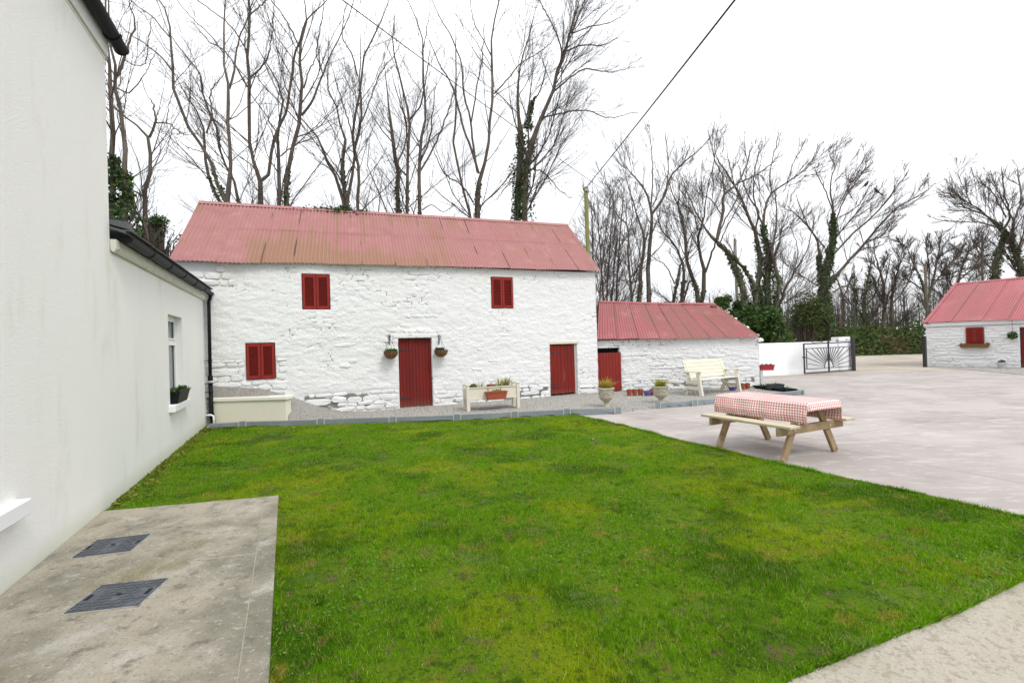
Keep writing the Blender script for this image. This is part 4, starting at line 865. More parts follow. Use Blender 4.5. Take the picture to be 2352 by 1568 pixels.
# ------------------------------------------------------------------ urns, pots
def urn(px, py, ptop, rpx, label, msd, seed):
    b = on_z(px, py, .06); dist = b.y; h = (py - ptop) / F * dist; r = rpx / F * dist / 2
    t = thing('garden_urn', label, 'urn', (b.x, b.y, .055), .3, 'stone urns planted with sedge')
    pr = [(.40, 0), (.40, .06), (.34, .10), (.30, .18), (.32, .26), (.46, .30), (.66, .38), (.78, .46), (.82, .50), (.80, .52), (.82, .55), (.84, .72), (.88, .86), (.90, .90), (1.0, .93), (1.0, .985), (.96, 1.0), (.86, 1.0), (.82, .92), (.0, .92)]
    MB().lathe([(a * r, z * h) for a, z in pr], n=32, cap=False).build('bowl', MT['stone'], t, smooth=True)
    mb = MB()
    for k in range(6):
        a0 = 2 * math.pi * k / 6; pts = []
        for s in np.linspace(0, 1, 8):
            a = a0 + s * 2 * math.pi / 6; z = h * (.85 - .20 * math.sin(math.pi * s)); pts.append((r * .885 * math.cos(a), r * .885 * math.sin(a), z))
        mb.tube(pts, h * .016, 6)
    mb.build('swag', MT['stone'], t, smooth=True)
    MB().lathe([(r * .83, h * .50), (r * .855, h * .515), (r * .83, h * .53)], n=28, cap=False).build('band', MT['stone'], t, smooth=True)
    MB().lathe([(0.001, h * .93), (r * .8, h * .93)], n=20, cap=False).build('soil', MT['soil'], t)
    V, Q, A = tuft((0, 0, h * .93), 230, h * .72, r * 1.35, .011, seed, droop=.7, lean=(.05, 0)); npobj('sedge', V, Q, mat=msd, parent=t, attr=A)
urn(1393, 933, 889.5, 39, 'stone urn of amber sedge in front of the red tin door', MT['sedge_red'], 3)
urn(1518, 924, 885.5, 39, 'stone urn of yellow green sedge between the terracotta pots and the bench', MT['sedge'], 8)
def pot(px, py, wpx, hpx, label, seed, plant=.5):
    b = on_z(px, py, .06); r = wpx / F * b.y / 2; h = hpx / F * b.y
    t = thing('flower_pot', label, 'pot', (b.x, b.y, .052), 0, 'terracotta pots along the outhouse wall')
    MB().lathe([(r * .70, 0), (r * .92, h * .78), (r, h * .78), (r * 1.02, h), (r * .93, h), (r * .86, h * .85), (0, h * .85)], n=20, cap=False).build('pot', MT['terracotta'], t)
    MB().lathe([(0.001, h * .87), (r * .86, h * .87)], n=14, cap=False).build('soil', MT['soil'], t)
    g = np.random.default_rng(seed); V, Q, A = leafcloud(ball((0, 0, h * .95), r * .75, 26, g, (1, 1, .6)), .02, g); npobj('plant', V, Q, mat=MT['shrub'], parent=t, attr=A)
pot(1445.5, 908.5, 13.5, 14.5, 'terracotta pot, first from the red tin door in the row', 1)
pot(1458, 908, 13, 14.5, 'terracotta pot, second from the red tin door in the row', 2)
pot(1471, 907.5, 13.5, 14.5, 'terracotta pot touching the purple bowl on its door side', 3)
pot(1499.5, 907, 14, 14.5, 'terracotta pot half hidden behind the second stone urn', 4)
pot(1706, 893.5, 11.5, 13.5, 'terracotta pot just right of the bench, nearer the bench of the two', 5)
pot(1717, 892.5, 12, 13, 'terracotta pot just right of the bench, nearer the wall corner of the two', 6)
pot(1693, 892, 11, 12.5, 'terracotta pot seen under the bench behind its right leg', 7)
def bowl(px, py, wpx, hpx, label, seed):
    b = on_z(px, py, .06); r = wpx / F * b.y / 2; h = hpx / F * b.y
    t = thing('plant_bowl', label, 'plant bowl', (b.x, b.y, .055), 0, 'purple plastic plant bowls')
    MB().lathe([(r * .55, 0), (r * .60, .01), (r * .85, h * .55), (r * .93, h * .86), (r, h * .88), (r, h), (r * .9, h), (r * .82, h * .75), (0, h * .75)], n=24, cap=False).build('bowl', MT['purple'], t, smooth=False)
    MB().lathe([(0.001, h * .77), (r * .82, h * .77)], n=14, cap=False).build('soil', MT['soil'], t)
    V, Q, A = tuft((0, 0, h * .75), 14, h * .9, r * .5, .008, seed); npobj('sprouts', V, Q, mat=MT['leafgreen'], parent=t, attr=A)
bowl(1487.5, 908, 20, 11, 'purple plastic bowl standing in the row of terracotta pots', 1)
bowl(1682.5, 896, 19.5, 8, 'purple plastic bowl under the right end of the bench', 2)

# ------------------------------------------------------------------ cream bench
b0, b1 = on_z(1610, 910, .06), on_z(1701, 899, .06)
BN = Frame(b0.x, b0.y, math.atan2(b1.y - b0.y, b1.x - b0.x)); Lb = (b1 - b0).length
t = thing('garden_bench', 'cream painted wooden garden bench with slatted back against the outhouse wall', 'bench', (b0.x, b0.y, .055), BN.a)
Lb = 1.62 if Lb > 1.9 else Lb
for x in (.035, Lb - .035):
    MB().bar((x, .0, 0), (x, .10, .62), .07, .095, up=(0, 1, 0)).build('front_leg', MT['cream'], t, bevel=.004)
    MB().bar((x + (.07 if x < .5 else -.07), .30, .12), (x + (.07 if x < .5 else -.07), .62, .94), .05, .10, up=(0, 1, 0)).build('back_post', MT['cream'], t, bevel=.004)
    MB().bar((x + (.07 if x < .5 else -.07), .56, 0), (x + (.07 if x < .5 else -.07), .32, .42), .045, .09, up=(0, 1, 0)).build('rear_leg', MT['cream'], t, bevel=.004)
    MB().bar((x, .02, .20), (x, .52, .20), .045, .085).build('lower_rail', MT['cream'], t, bevel=.004)
    MB().bar((x, .04, .375), (x, .50, .345), .045, .085).build('seat_rail', MT['cream'], t, bevel=.004)
    MB().bar((x, -.03, .645), (x, .55, .625), .105, .028).build('arm_rest', MT['cream'], t, bevel=.006)
    MB().bar((x + (.06 if x < .5 else -.06), .28, .20), (x + (.40 if x < .5 else -.40), .28, .37), .035, .05).build('brace', MT['cream'], t)
for k in range(4):
    y = .02 + k * .115; MB().box(.02, Lb - .02, y, y + .105, .418 - .008 * k, .44 - .008 * k).build('seat_slat', MT['cream'], t, bevel=.004)
for k in range(5):
    f0 = .08 + k * .176; f1 = f0 + .168
    c0, c1 = Vector((0, .40, .42)), Vector((0, .595, .97)); a, b = c0.lerp(c1, f0), c0.lerp(c1, f1); m = (a + b) / 2
    MB().bar((.0, m.y, m.z), (Lb, m.y, m.z), .022, (b - a).length, up=(0, (b - a).y, (b - a).z)).build('back_slat', MT['cream'], t, bevel=.004)

# ------------------------------------------------------------------ red planter on post, troughs in the corner
b = on_z(1749, 892, .0); t = thing('post', 'short pale galvanised post at the outhouse corner carrying a red trough', 'post', (b.x, b.y, 0), 0)
ph = (892 - 851) / F * b.y
MB().box(-.045, .045, -.045, .045, 0, ph).build('post_shaft', MT['galv'], t, bevel=.006)
MB().lathe([(.05, ph * .80), (.05, ph * .84)], n=4).box(-.10, .40, -.06, .06, ph, ph + .012).build('bracket', MT['galv'], t)
o = thing('planter_box', 'red plastic trough on top of the pale post at the outhouse corner', 'planter', (b.x + .17, b.y, ph + .012), -.05)
trough(o, .42, .17, .12, .16, MT['planter_red']); g = np.random.default_rng(3); V, Q, A = leafcloud(np.concatenate([ball((x, 0, .16), .05, 30, g, (1, 1, .5)) for x in (-.12, 0, .12)]), .025, g); npobj('plants', V, Q, mat=MT['leafgreen'], parent=o, attr=A)
c0 = Vector((k2[3].x, k2[3].y, 0)); ra = math.atan2(kr.y - c0.y, kr.x - c0.x); d = (Vector((kr.x, kr.y, 0)) - c0).normalized(); inn = Vector((-d.y, d.x, 0))
if inn.x > 0: inn = -inn
cc = c0 + d * .85 + inn * .22
t = thing('plant_tray', 'long black plant tray lying inside the corner of the grey edging', 'tray', (cc.x, cc.y, .06), ra); trough(t, 1.35, .32, .28, .085, MT['black'], soil=.5)
cc2 = c0 + d * .80 + inn * .22
for k, (x, sdd) in enumerate(((-.52, 4), (.50, 5))):
    q = cc + d * x; o = thing('seedling', ['small bright green plant in the black tray, nearest the edging corner', 'small bright green plant in the black tray, nearest the outhouse'][k], 'plant', (q.x, q.y, .10), 0, 'seedlings in the black tray'); V, Q, A = tuft((0, 0, 0), 26, .15, .09, .03, sdd, droop=.6); npobj('leaves', V, Q, mat=MT['leafgreen'], parent=o, attr=A)
t = thing('planter_box', 'dark slate coloured square trough standing in the black tray', 'planter', (cc2.x, cc2.y, .105), .0); trough(t, .40, .24, .22, .13, MT['planter_dark'], Lb=.38)
V, Q, A = tuft((0, 0, .11), 18, .09, .08, .02, 9); npobj('plants', V, Q, mat=MT['leafgreen'], parent=t, attr=A)

# ------------------------------------------------------------------ picnic table and cloth
feet = [on_z(1820, 1062), on_z(1930, 1043.5), on_z(1650, 1022), on_z(1745, 1006)]
ctr = sum(feet, Vector()) / 4; ax = Vector((-.43, .90, 0)).normalized()
PA = math.atan2(ax.y, ax.x)                              # local x: away from camera, local y: to the left (seat side)
t = thing('picnic_table', 'weathered timber picnic table with attached bench seats on the yard concrete', 'picnic table', (ctr.x, ctr.y, 0), PA)
TH = .735
for s in (-1, 1):
    x = s * .50
    for q in (-1, 1):
        MB().bar((x, q * .54, 0.0), (x, q * .16, TH - .03), .045, .095, up=(0, 1, 0)).build('leg', MT['timber'], t, bevel=.004)
    MB().box(x + s * .024 - .022, x + s * .024 + .022, -.665, .665, .335, .440).build('cross_beam', MT['timber'], t, bevel=.004)
    MB().box(x + s * .024 - .022, x + s * .024 + .022, -.27, .27, TH - .13, TH - .032).build('top_bearer', MT['timber'], t, bevel=.004)
    MB().bar((x - s * .03, 0, .38), (x - s * .38, 0, TH - .06), .07, .045).build('brace', MT['timber'], t, bevel=.003)
    for q in (-.36, .36, ): MB().lathe([(.011, 0), (.011, .008), (.004, .010)], n=8).build('bolt', MT['galv'], t).matrix_local = Matrix.Translation((x + s * .047, q, .385)) @ Matrix.Rotation(s * math.pi / 2, 4, 'Y')
    for q in (-.17, .17): MB().lathe([(.011, 0), (.011, .008), (.004, .010)], n=8).build('bolt', MT['galv'], t).matrix_local = Matrix.Translation((x + s * .047, q, TH - .08)) @ Matrix.Rotation(s * math.pi / 2, 4, 'Y')
for k in range(5): MB().box(-.68, .68, -.30 + k * .12 + .003, -.30 + (k + 1) * .12 - .003, TH - .03, TH).build('top_plank', MT['timber_top'], t, bevel=.004)
for q in (-1, 1): MB().box(-.70, .70, q * .565 - .10, q * .565 + .10, .442, .476).build('seat_plank', MT['timber_top'], t, bevel=.005)
# gingham oilcloth
mg = bpy.data.materials.new('red gingham oilcloth'); mg.use_nodes = True; tt = mg.node_tree; bs = tt.nodes['Principled BSDF']; bs.inputs['Roughness'].default_value = .26; bs.inputs['Specular IOR Level'].default_value = .5
tcn = tt.nodes.new('ShaderNodeTexCoord'); sp = tt.nodes.new('ShaderNodeSeparateXYZ'); tt.links.new(tcn.outputs['UV'], sp.inputs[0]); st2 = []
for ch in 'XY':
    a = tt.nodes.new('ShaderNodeMath'); a.operation = 'DIVIDE'; a.inputs[1].default_value = .036; tt.links.new(sp.outputs[ch], a.inputs[0])
    f = tt.nodes.new('ShaderNodeMath'); f.operation = 'FRACT'; tt.links.new(a.outputs[0], f.inputs[0]); c = tt.nodes.new('ShaderNodeMath'); c.operation = 'GREATER_THAN'; c.inputs[1].default_value = .5; tt.links.new(f.outputs[0], c.inputs[0]); st2.append(c.outputs[0])
sm = tt.nodes.new('ShaderNodeMath'); sm.operation = 'ADD'; tt.links.new(st2[0], sm.inputs[0]); tt.links.new(st2[1], sm.inputs[1]); hv = tt.nodes.new('ShaderNodeMath'); hv.operation = 'MULTIPLY'; hv.inputs[1].default_value = .5; tt.links.new(sm.outputs[0], hv.inputs[0])
cr = tt.nodes.new('ShaderNodeValToRGB'); cr.color_ramp.interpolation = 'CONSTANT'; e = cr.color_ramp.elements; e[0].position = 0; e[0].color = (.88, .85, .84, 1); e[1].position = .25; e[1].color = (.82, .53, .51, 1); e2 = e.new(.75); e2.color = (.52, .09, .07, 1)
tt.links.new(hv.outputs[0], cr.inputs[0]); tt.links.new(cr.outputs[0], bs.inputs['Base Color'])
L2, W2_, oL, oW = .70, .315, .11, .27
us = np.linspace(-L2 - oL, L2 + oL, 110); vs_ = np.linspace(-W2_ - oW, W2_ + oW, 84); U, Vv = np.meshgrid(us, vs_, indexing='ij')
eu = np.maximum(np.abs(U) - L2, 0); ev = np.maximum(np.abs(Vv) - W2_, 0)
fo = fbm(U * 7, Vv * 3, 90) ; corner = np.minimum(eu / oL, 1) * np.minimum(ev / oW, 1)
z = TH + .008 - .97 * np.maximum(ev, 0) * (1 - .15 * corner) - .85 * eu * (1 - np.minimum(ev / .12, 1)) - .10 * eu * np.minimum(ev / .12, 1)
rnd = sst(0, .03, ev + eu)
xx = np.sign(U) * (np.minimum(np.abs(U), L2) + .018 * sst(0, .02, eu) + .15 * eu * (1 - np.minimum(ev / .1, 1)) - .45 * eu * np.minimum(ev / .1, 1))
yy = np.sign(Vv) * (np.minimum(np.abs(Vv), W2_) + .016 * sst(0, .02, ev) + .20 * ev - .45 * np.maximum(ev - .17, 0) + ev * .14 * fo * 2 + .12 * eu * np.minimum(ev / .1, 1))
z += .012 * fbm(U * 9, Vv * 9, 91) * rnd + .003 * fbm(U * 4, Vv * 4, 92)
xx += .05 * ev * fbm(U * 6, Vv * 5, 93) ; yy += (.05 * np.sin(U * 11 + 2 * np.sin(U * 5)) + .10 * fbm(U * 5, Vv * 2, 97)) * ev
I = np.arange(U.size).reshape(U.shape); Q = np.stack([I[:-1, :-1], I[1:, :-1], I[1:, 1:], I[:-1, 1:]], -1).reshape(-1, 4)
co = thing('tablecloth', 'red and white gingham oilcloth draped over the picnic table', 'tablecloth', (ctr.x, ctr.y, 0), PA)
npobj('cloth', np.stack([xx, yy, z], -1).reshape(-1, 3), Q, mat=mg, parent=co, smooth=True, uv=np.stack([U, Vv], -1).reshape(-1, 2) + 5)

# ------------------------------------------------------------------ white wall, gate
wp = [Vector((7.4, 18.85, 0)), on_z(1749, 864), on_z(1842, 859), on_z(1952, 851)]
t = thing('boundary_wall', 'smooth bright white boundary wall ending in a pillar behind the gate', 'wall', (wp[0].x, wp[0].y, 0), 0)
hw = [1.31, 1.31, 1.30, 1.30]
mb = MB()
for i in range(3):
    a, b = wp[i], wp[i + 1]; d = (b - a).normalized(); nn = Vector((-d.y, d.x, 0)) * .22
    MB().add([q + s + Vector((0, 0, zz)) for q, h in ((a, hw[i]), (b, hw[i + 1])) for s, zz in ((Vector(), -.05), (nn, -.05), (nn, h), (Vector(), h))], [(0, 1, 2, 3), (7, 6, 5, 4), (0, 4, 5, 1), (1, 5, 6, 2), (2, 6, 7, 3), (3, 7, 4, 0)]).build('wall_section', MT['wallwhite'], t, bevel=.01, world=True)
    MB().bar(a - nn * .06 + Vector((0, 0, .0)), b - nn * .06 + Vector((0, 0, .0)), .02, .28).build('plinth', MT['wallwhite'], t, world=True)
d = (wp[3] - wp[2]).normalized(); nn = Vector((-d.y, d.x, 0)); q = wp[3] - d * .36 + nn * .11
pb = MB(); pb.bar(q + Vector((0, 0, -.05)), q + Vector((0, 0, 1.46)), .74, .34, up=nn); pb.build('pillar', MT['wallwhite'], t, bevel=.01, world=True)
ga, gb = on_z(1843, 861), on_z(1955, 853)
ga = ga - nn * .10; gb = gb - nn * .05
GFm = Frame(ga.x, ga.y, math.atan2(gb.y - ga.y, gb.x - ga.x)); GL = (gb - ga).length; GH = 1.24
t = thing('gate', 'black iron sunburst gate folded open against the white wall', 'gate', GFm.o, GFm.a)
ir = MT['iron']; bar = lambda a, b, w=.03: MB().bar(a, b, w, w)
z0 = .07
f = MB()
for a, b in (((0, 0, z0), (GL, 0, z0)), ((0, 0, GH), (GL, 0, GH)), ((0, 0, z0), (0, 0, GH)), ((GL, 0, z0), (GL, 0, GH))): f.bar(a, b, .045, .045)
f.build('frame', ir, t)
f = MB(); zi = GH - .19; zb = z0 + .16
for a, b in (((.14, 0, zb), (GL - .12, 0, zb)), ((.14, 0, zi), (GL - .12, 0, zi)), ((.14, 0, zb), (.14, 0, zi)), ((GL - .12, 0, zb), (GL - .12, 0, zi)), ((0, 0, zi), (.14, 0, zi)), ((GL - .12, 0, zi), (GL, 0, zi)), ((0, 0, zb), (.14, 0, zb)), ((GL - .12, 0, zb), (GL, 0, zb))): f.bar(a, b, .028, .028)
f.build('inner_frame', ir, t)
bar((GL / 2, 0, z0), (GL / 2, 0, GH + .10), .045).build('centre_bar', ir, t)
cxg = GL / 2; rs_ = .26
MB().tube([(cxg + rs_ * math.cos(a), 0, zb + rs_ * 1.25 * math.sin(a)) for a in np.linspace(0, math.pi, 15)], .016, 6).build('sun_arch', ir, t)
hx, hz = GL / 2 - .14, zi - zb
for k in range(1, 18):
    a = math.pi * k / 18
    if k == 9: continue
    c, s = math.cos(a), math.sin(a)
    s0 = (rs_ * c, rs_ * 1.25 * s); m = min(hx / abs(c) if abs(c) > 1e-3 else 9, hz / s if s > 1e-3 else 9)
    MB().bar((cxg + s0[0], 0, zb + s0[1]), (cxg + c * m, 0, zb + s * m), .020, .020).build('ray', ir, t)
for k, fx in enumerate((.18, .38, .5, .68, .88)):
    x = GL * fx; sgn = -1 if fx < .5 else 1
    pts = [(x, 0, GH + .02), (x + .0 * sgn, 0, GH + .09)] + [(x + sgn * (.045 - .045 * math.cos(a)), 0, GH + .09 + .05 * math.sin(a)) for a in np.linspace(.3, 4.2, 9)]
    MB().tube(pts, .011, 6).build('scroll', ir, t)
MB().tube([(GL * .18, 0, GH + .025), (GL * .5, 0, GH + .10), (GL * .88, 0, GH + .04)], .010, 6).build('top_sweep', ir, t)
MB().box(-.07, .05, -.03, .03, .68, .73).build('latch', ir, t)
for q, lbl in ((on_z(1961, 851.5), 'black iron gate post at the hinge end of the sunburst gate'), (on_z(2125, 843), 'black iron gate post against the corner of the far cottage barn')):
    t = thing('gate_post', lbl, 'gate post', (q.x, q.y, 0), GFm.a, 'black gate posts')
    MB().box(-.06, .06, -.06, .06, 0, 1.36).build('shaft', ir, t, bevel=.006); MB().box(-.07, .07, -.07, .07, 1.361, 1.385).build('cap', ir, t, bevel=.006)
    if q.x < 17: MB().box(-.10, -.06, -.03, .03, .25, .32).box(-.10, -.06, -.03, .03, 1.0, 1.07).build('hinge', ir, t)

# ------------------------------------------------------------------ far right barn
ca, cb = on_z(2129, 841), on_z(2352, 844.5)
FFm = Frame(ca.x, ca.y, math.atan2(cb.y - ca.y, cb.x - ca.x)); FL = 9.0
fb = thing('cottage_barn', 'single-storey white stone barn with red tin roof at the right edge', 'barn', FFm.o, FFm.a)
FD = 2.6; FEZ = 1.80
fw = rect(FFm, 2218, 2260, 752, 789); fd = rect(FFm, 2341, 2380, 751, 846); fd = (fd[0], fd[0] + .95, -.02, fd[3])
f_regions = [(.02, FL - .1, -.05, 1.78, .97)]
relw = relief_wall('wall', MT['wash_lit'], fb, 0, FL, -.1, FEZ, [fw + (.12,), fd + (.25,)], .05, lambda X, Z: .02 * fbm(X * 3, Z * 5, 60) - .030, jfn=lambda X, Z: .30 * sst(-.1, .15, fbm(X * 1.5, Z * 2, 36)))
lay_stones(relw, [(.02, 4.6, -.05, 1.78, .97)], .125, .46, random.Random(17), [fw, fd], 260, .024, .014, mt=MT['wash_lit'])
MB().box(0, FL, .402, 2 * FD, -.1, FEZ).build('inner_wall', MT['wash'], fb)
MB().box(-.06, FL, -.075, -.045, FEZ - .0, FEZ + .17).build('fascia', MT['white'], fb, bevel=.006)
rzl = FFm.px(2197, 651, FD)[1]
fEL = on_frame(FFm, 2124, 742, -.16); xr = FFm.px(2197, 650, FD)[0]
fRL = FFm.w(xr, FD, rzl); fER = FFm.w(FL + .1, -.16, FFm.l(fEL).z); fRR = FFm.w(FL + .1, FD, rzl + .02)
corrugated(fb, fEL, fER, fRR, fRL, 10, MT['roof_far'], courses=((0, 1.0),), seed=40, lift=.022, sag=.03)
bL = FFm.w(FFm.l(fEL).x, 2 * FD + .16, FFm.l(fEL).z); bR = FFm.w(FL + .1, 2 * FD + .16, FFm.l(fEL).z)
corrugated(fb, bR, bL, fRL, fRR, 10, MT['roof_far'], courses=((0, 1.0),), seed=41)
ridge_cap(fb, fRL, fRR, (fEL + fER - fRL - fRR).normalized(), (bL + bR - fRL - fRR).normalized(), MT['roof_far'], 5, .14)
MB().add([tuple(FFm.l(v)) for v in (fEL + Vector((0, 0, -.02)), bL + Vector((0, 0, -.02)), fRL + Vector((0, 0, -.02)))] + [(.5, .05, FEZ), (.5, 2 * FD, FEZ), (xr + .4, FD, rzl - .1)], [(0, 1, 2), (5, 4, 3), (0, 3, 4, 1), (1, 4, 5, 2), (2, 5, 3, 0)]).build('hip_end', MT['roof_far'], fb)
MB().bar(FFm.l(fEL) + Vector((0, -.01, .025)), FFm.l(fRL) + Vector((0, -.01, .025)), .14, .02).build('verge_cap', MT['roof_far'], fb)
w2 = (fw[1] - fw[0]) / 2
for k in range(2):
    s = MB().box(fw[0] + k * w2 + .004, fw[0] + (k + 1) * w2 - .004, -.03, .0, fw[2], fw[3]).build('shutter', MT['red'], fb, bevel=.005)
    sl = MB()
    for i in range(14): sl.bar((fw[0] + k * w2 + .05, -.034, fw[2] + .06 + i * (fw[3] - fw[2] - .12) / 13), (fw[0] + (k + 1) * w2 - .05, -.034, fw[2] + .06 + i * (fw[3] - fw[2] - .12) / 13), .03, .008, up=(0, .6, .8))
    tag(sl.build('louvre_slats', MT['red'], s), kind='stuff')
plank_door(fb, fd[0] + .03, fd[1] - .03, .03, fd[3] - .02, .05, 7)
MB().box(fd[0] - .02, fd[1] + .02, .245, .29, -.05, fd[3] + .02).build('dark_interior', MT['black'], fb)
q = FFm.w((fw[0] + fw[1]) / 2, -.14, fw[2] - .17)
t = thing('window_box', 'coir window box with a red flower under the far barn shutter', 'window box', q, FFm.a)
trough(t, .95, .20, .14, .16, MT['coir'], name='trough'); g = np.random.default_rng(5); C = np.concatenate([ball((x, 0, .16), .06, 25, g, (1, 1, .6)) for x in np.linspace(-.4, .4, 7)]); V, Q, A = leafcloud(C, .03, g); npobj('plants', V, Q, mat=MT['shrub'], parent=t, attr=A)
V, Q, A = leafcloud(ball((-.02, 0, .22), .05, 40, g), .02, g); npobj('flower', V, Q, mat=MT['planter_red'], parent=t, attr=A)
x, z = FFm.px(2325.5, 770, -.2); q = FFm.w(x, -.2, z)
t = thing('hanging_basket', 'round ball of greenery hanging by the far barn door', 'hanging basket', q, FFm.a)
g = np.random.default_rng(6); V, Q, A = leafcloud(ball((0, 0, 0), .17, 420, g), .03, g); npobj('plants', V, Q, mat=MT['shrub'], parent=t, attr=A)
MB().tube([(0, 0, .12), (0, 0, .62)], .006, 5).tube([(0, .15, .62), (0, -.02, .62)], .008, 5).build('chain', MT['iron'], t)
b = on_z(2301, 846, 0); t = thing('flower_pot', 'small grey pot with a plant on the gravel by the far barn', 'pot', (b.x, b.y, .02), 0)
MB().lathe([(.10, 0), (.16, .20), (.17, .20), (.17, .23), (.14, .23), (.13, .18), (0, .18)], n=18, cap=False).build('pot', MT['galv'], t)
g = np.random.default_rng(7); V, Q, A = leafcloud(ball((0, 0, .26), .12, 120, g, (1, 1, .7)), .03, g); npobj('plant', V, Q, mat=MT['ivy'], parent=t, attr=A)
gp = [FFm.w(-.05, .02, 0), FFm.w(-.1, -.25, 0), on_z(2240, 851), on_z(2352, 861), on_z(2600, 880), FFm.w(7, .02, 0)]
gpoly = [(v.x, v.y) for v in gp]; sheet('gravel_strip', gpoly, .014, MT['gravel'], .02)
P_ = np.array(gpoly); g = np.random.default_rng(9); x = g.uniform(P_[:, 0].min(), P_[:, 0].max(), 9000); y = g.uniform(P_[:, 1].min(), P_[:, 1].max(), 9000); k = inpoly(x, y, gpoly); x, y = x[k], y[k]
tag(pebbles('gravel', x, y, np.full(len(x), .018), g, MT['pebble'], .01, .022), 'loose grey gravel at the foot of the far barn', 'gravel', kind='stuff')

# ------------------------------------------------------------------ fallen leaves on the lawn
g = np.random.default_rng(23); n = 900; x = g.uniform(-6, 9, n); y = g.uniform(2.2, 10.2, n); k = inpoly(x, y, LAWN) & (g.random(n) < np.where(y > 7.5, .6, .05)); x, y = x[k], y[k]
V, Q, A = leafcloud(np.stack([x, y, np.full(len(x), .045)], 1), .021, g, .8); tag(npobj('fallen_leaves', V, Q, mat=MT['leaf'], attr=A), 'scattered brown fallen leaves on the lawn', 'leaves', kind='stuff')
n = 500; s = g.uniform(1.8, 7.7, n); off = np.abs(g.normal(0, .10, n)) + .01
C = np.array([HF.w(a, -b, .05) for a, b in zip(s, off)]); V, Q, A = leafcloud(C, .028, g, .3); tag(npobj('weeds', V, Q, mat=MT['weed'], attr=A), 'low weeds and moss along the foot of the house wall', 'weeds', kind='stuff')

# ------------------------------------------------------------------ trees
def tubes(Pb, Rb, sides):
    """batch of B polylines (B,N,3) with radii (B,N) -> verts, quads"""
    B, N, _ = Pb.shape; Tn = np.gradient(Pb, axis=1); Tn /= np.linalg.norm(Tn, axis=2)[..., None] + 1e-9
    ref = np.where(np.abs(Tn[:, :1, 2:3]) > .9, np.array([1., 0, 0]), np.array([0, 0, 1.])); ref = np.repeat(ref, N, 1)
    a = np.cross(Tn, ref); a /= np.linalg.norm(a, axis=2)[..., None] + 1e-9; b = np.cross(Tn, a)
    th = 2 * np.pi * np.arange(sides) / sides
    V = Pb[:, :, None] + (a[:, :, None] * np.cos(th)[None, None, :, None] + b[:, :, None] * np.sin(th)[None, None, :, None]) * Rb[:, :, None, None]
    I = np.arange(B * N * sides).reshape(B, N, sides); J = np.roll(I, -1, 2)
    Q = np.stack([I[:, :-1], J[:, :-1], J[:, 1:], I[:, 1:]], -1).reshape(-1, 4)
    return V.reshape(-1, 3), Q
def smooth_poly(P, Rr, n):
    P = np.asarray(P, float); d = np.concatenate([[0], np.cumsum(np.linalg.norm(np.diff(P, axis=0), axis=1))]); t = np.linspace(0, d[-1], n)
    M = len(P)
    Tg = np.gradient(P, d, axis=0) if M > 2 else np.repeat([(P[1] - P[0]) / d[-1]], 2, 0)
    k = np.clip(np.searchsorted(d, t, side='right') - 1, 0, M - 2); h = (d[k + 1] - d[k])[:, None]; s = ((t - d[k]) / (d[k + 1] - d[k]))[:, None]
    out_ = (2 * s ** 3 - 3 * s ** 2 + 1) * P[k] + (s ** 3 - 2 * s ** 2 + s) * h * Tg[k] + (-2 * s ** 3 + 3 * s ** 2) * P[k + 1] + (s ** 3 - s ** 2) * h * Tg[k + 1]
    return out_, np.interp(t, d, Rr)
def children(P, Rr, g, dens, ratio, ang, t0, up, wind, N=6, rmin=.004, rr=.55, wob=.25, maxn=99999, lmin=.15, rmax=9.):
    B = len(P); L = np.linalg.norm(np.diff(P, axis=1), axis=2).sum(1); cnt = g.poisson(np.maximum(dens * L * (1 - t0), .0)); idx = np.repeat(np.arange(B), cnt)
    if len(idx) > maxn: idx = np.sort(g.choice(idx, maxn, replace=False))
    t = g.uniform(t0, 1, len(idx)); Np = P.shape[1]
    kk = (Rr[idx, np.minimum((t * (Np - 1)).astype(int), Np - 2)] < rmax) | (g.random(len(idx)) < .12); idx, t = idx[kk], t[kk]; n = len(idx)
    if n == 0: return None
    f = t * (Np - 1); i = np.minimum(f.astype(int), Np - 2); f = (f - i)[:, None]
    base = P[idx, i] * (1 - f) + P[idx, i + 1] * f; T = P[idx, i + 1] - P[idx, i]; T /= np.linalg.norm(T, axis=1)[:, None] + 1e-9
    r0 = (Rr[idx, i] * (1 - f[:, 0]) + Rr[idx, i + 1] * f[:, 0]) * rr * g.uniform(.7, 1.1, n); r0 = np.maximum(r0, rmin)
    q = np.cross(T, g.normal(size=(n, 3))); q /= np.linalg.norm(q, axis=1)[:, None] + 1e-9; a = g.uniform(ang[0], ang[1], n)[:, None]
    D = T * np.cos(a) + q * np.sin(a) + wind; D /= np.linalg.norm(D, axis=1)[:, None]
    Ln = np.maximum(L[idx] * ratio * (1.15 - .75 * t) * g.uniform(.55, 1.25, n), lmin); Ln = np.minimum(Ln, np.maximum(r0 * 190, .55))
    pts = [base]; cur = base
    for k in range(N - 1):
        cur = cur + D * (Ln / (N - 1))[:, None]; pts.append(cur)
        D = D + np.array([0, 0, up]) / (N - 1) + g.normal(0, wob, (n, 3)) * .5; D /= np.linalg.norm(D, axis=1)[:, None]
    tt = np.linspace(0, 1, N)[None]
    return np.stack(pts, 1), np.maximum(r0[:, None] * (1 - .8 * tt), rmin * .75)
CA = lambda x, y: (235.2 + .3124 * x, .3124 * y)
CB = lambda x, y: (686 + .3375 * x, .3375 * y)
CC = lambda x, y: (1274 + .3 * x, 274.4 + .3 * y)
CD = lambda x, y: (1666 + .3 * x, 313.6 + .3 * y)
SCL = {CA: .3124, CB: .3375, CC: .3, CD: .3}
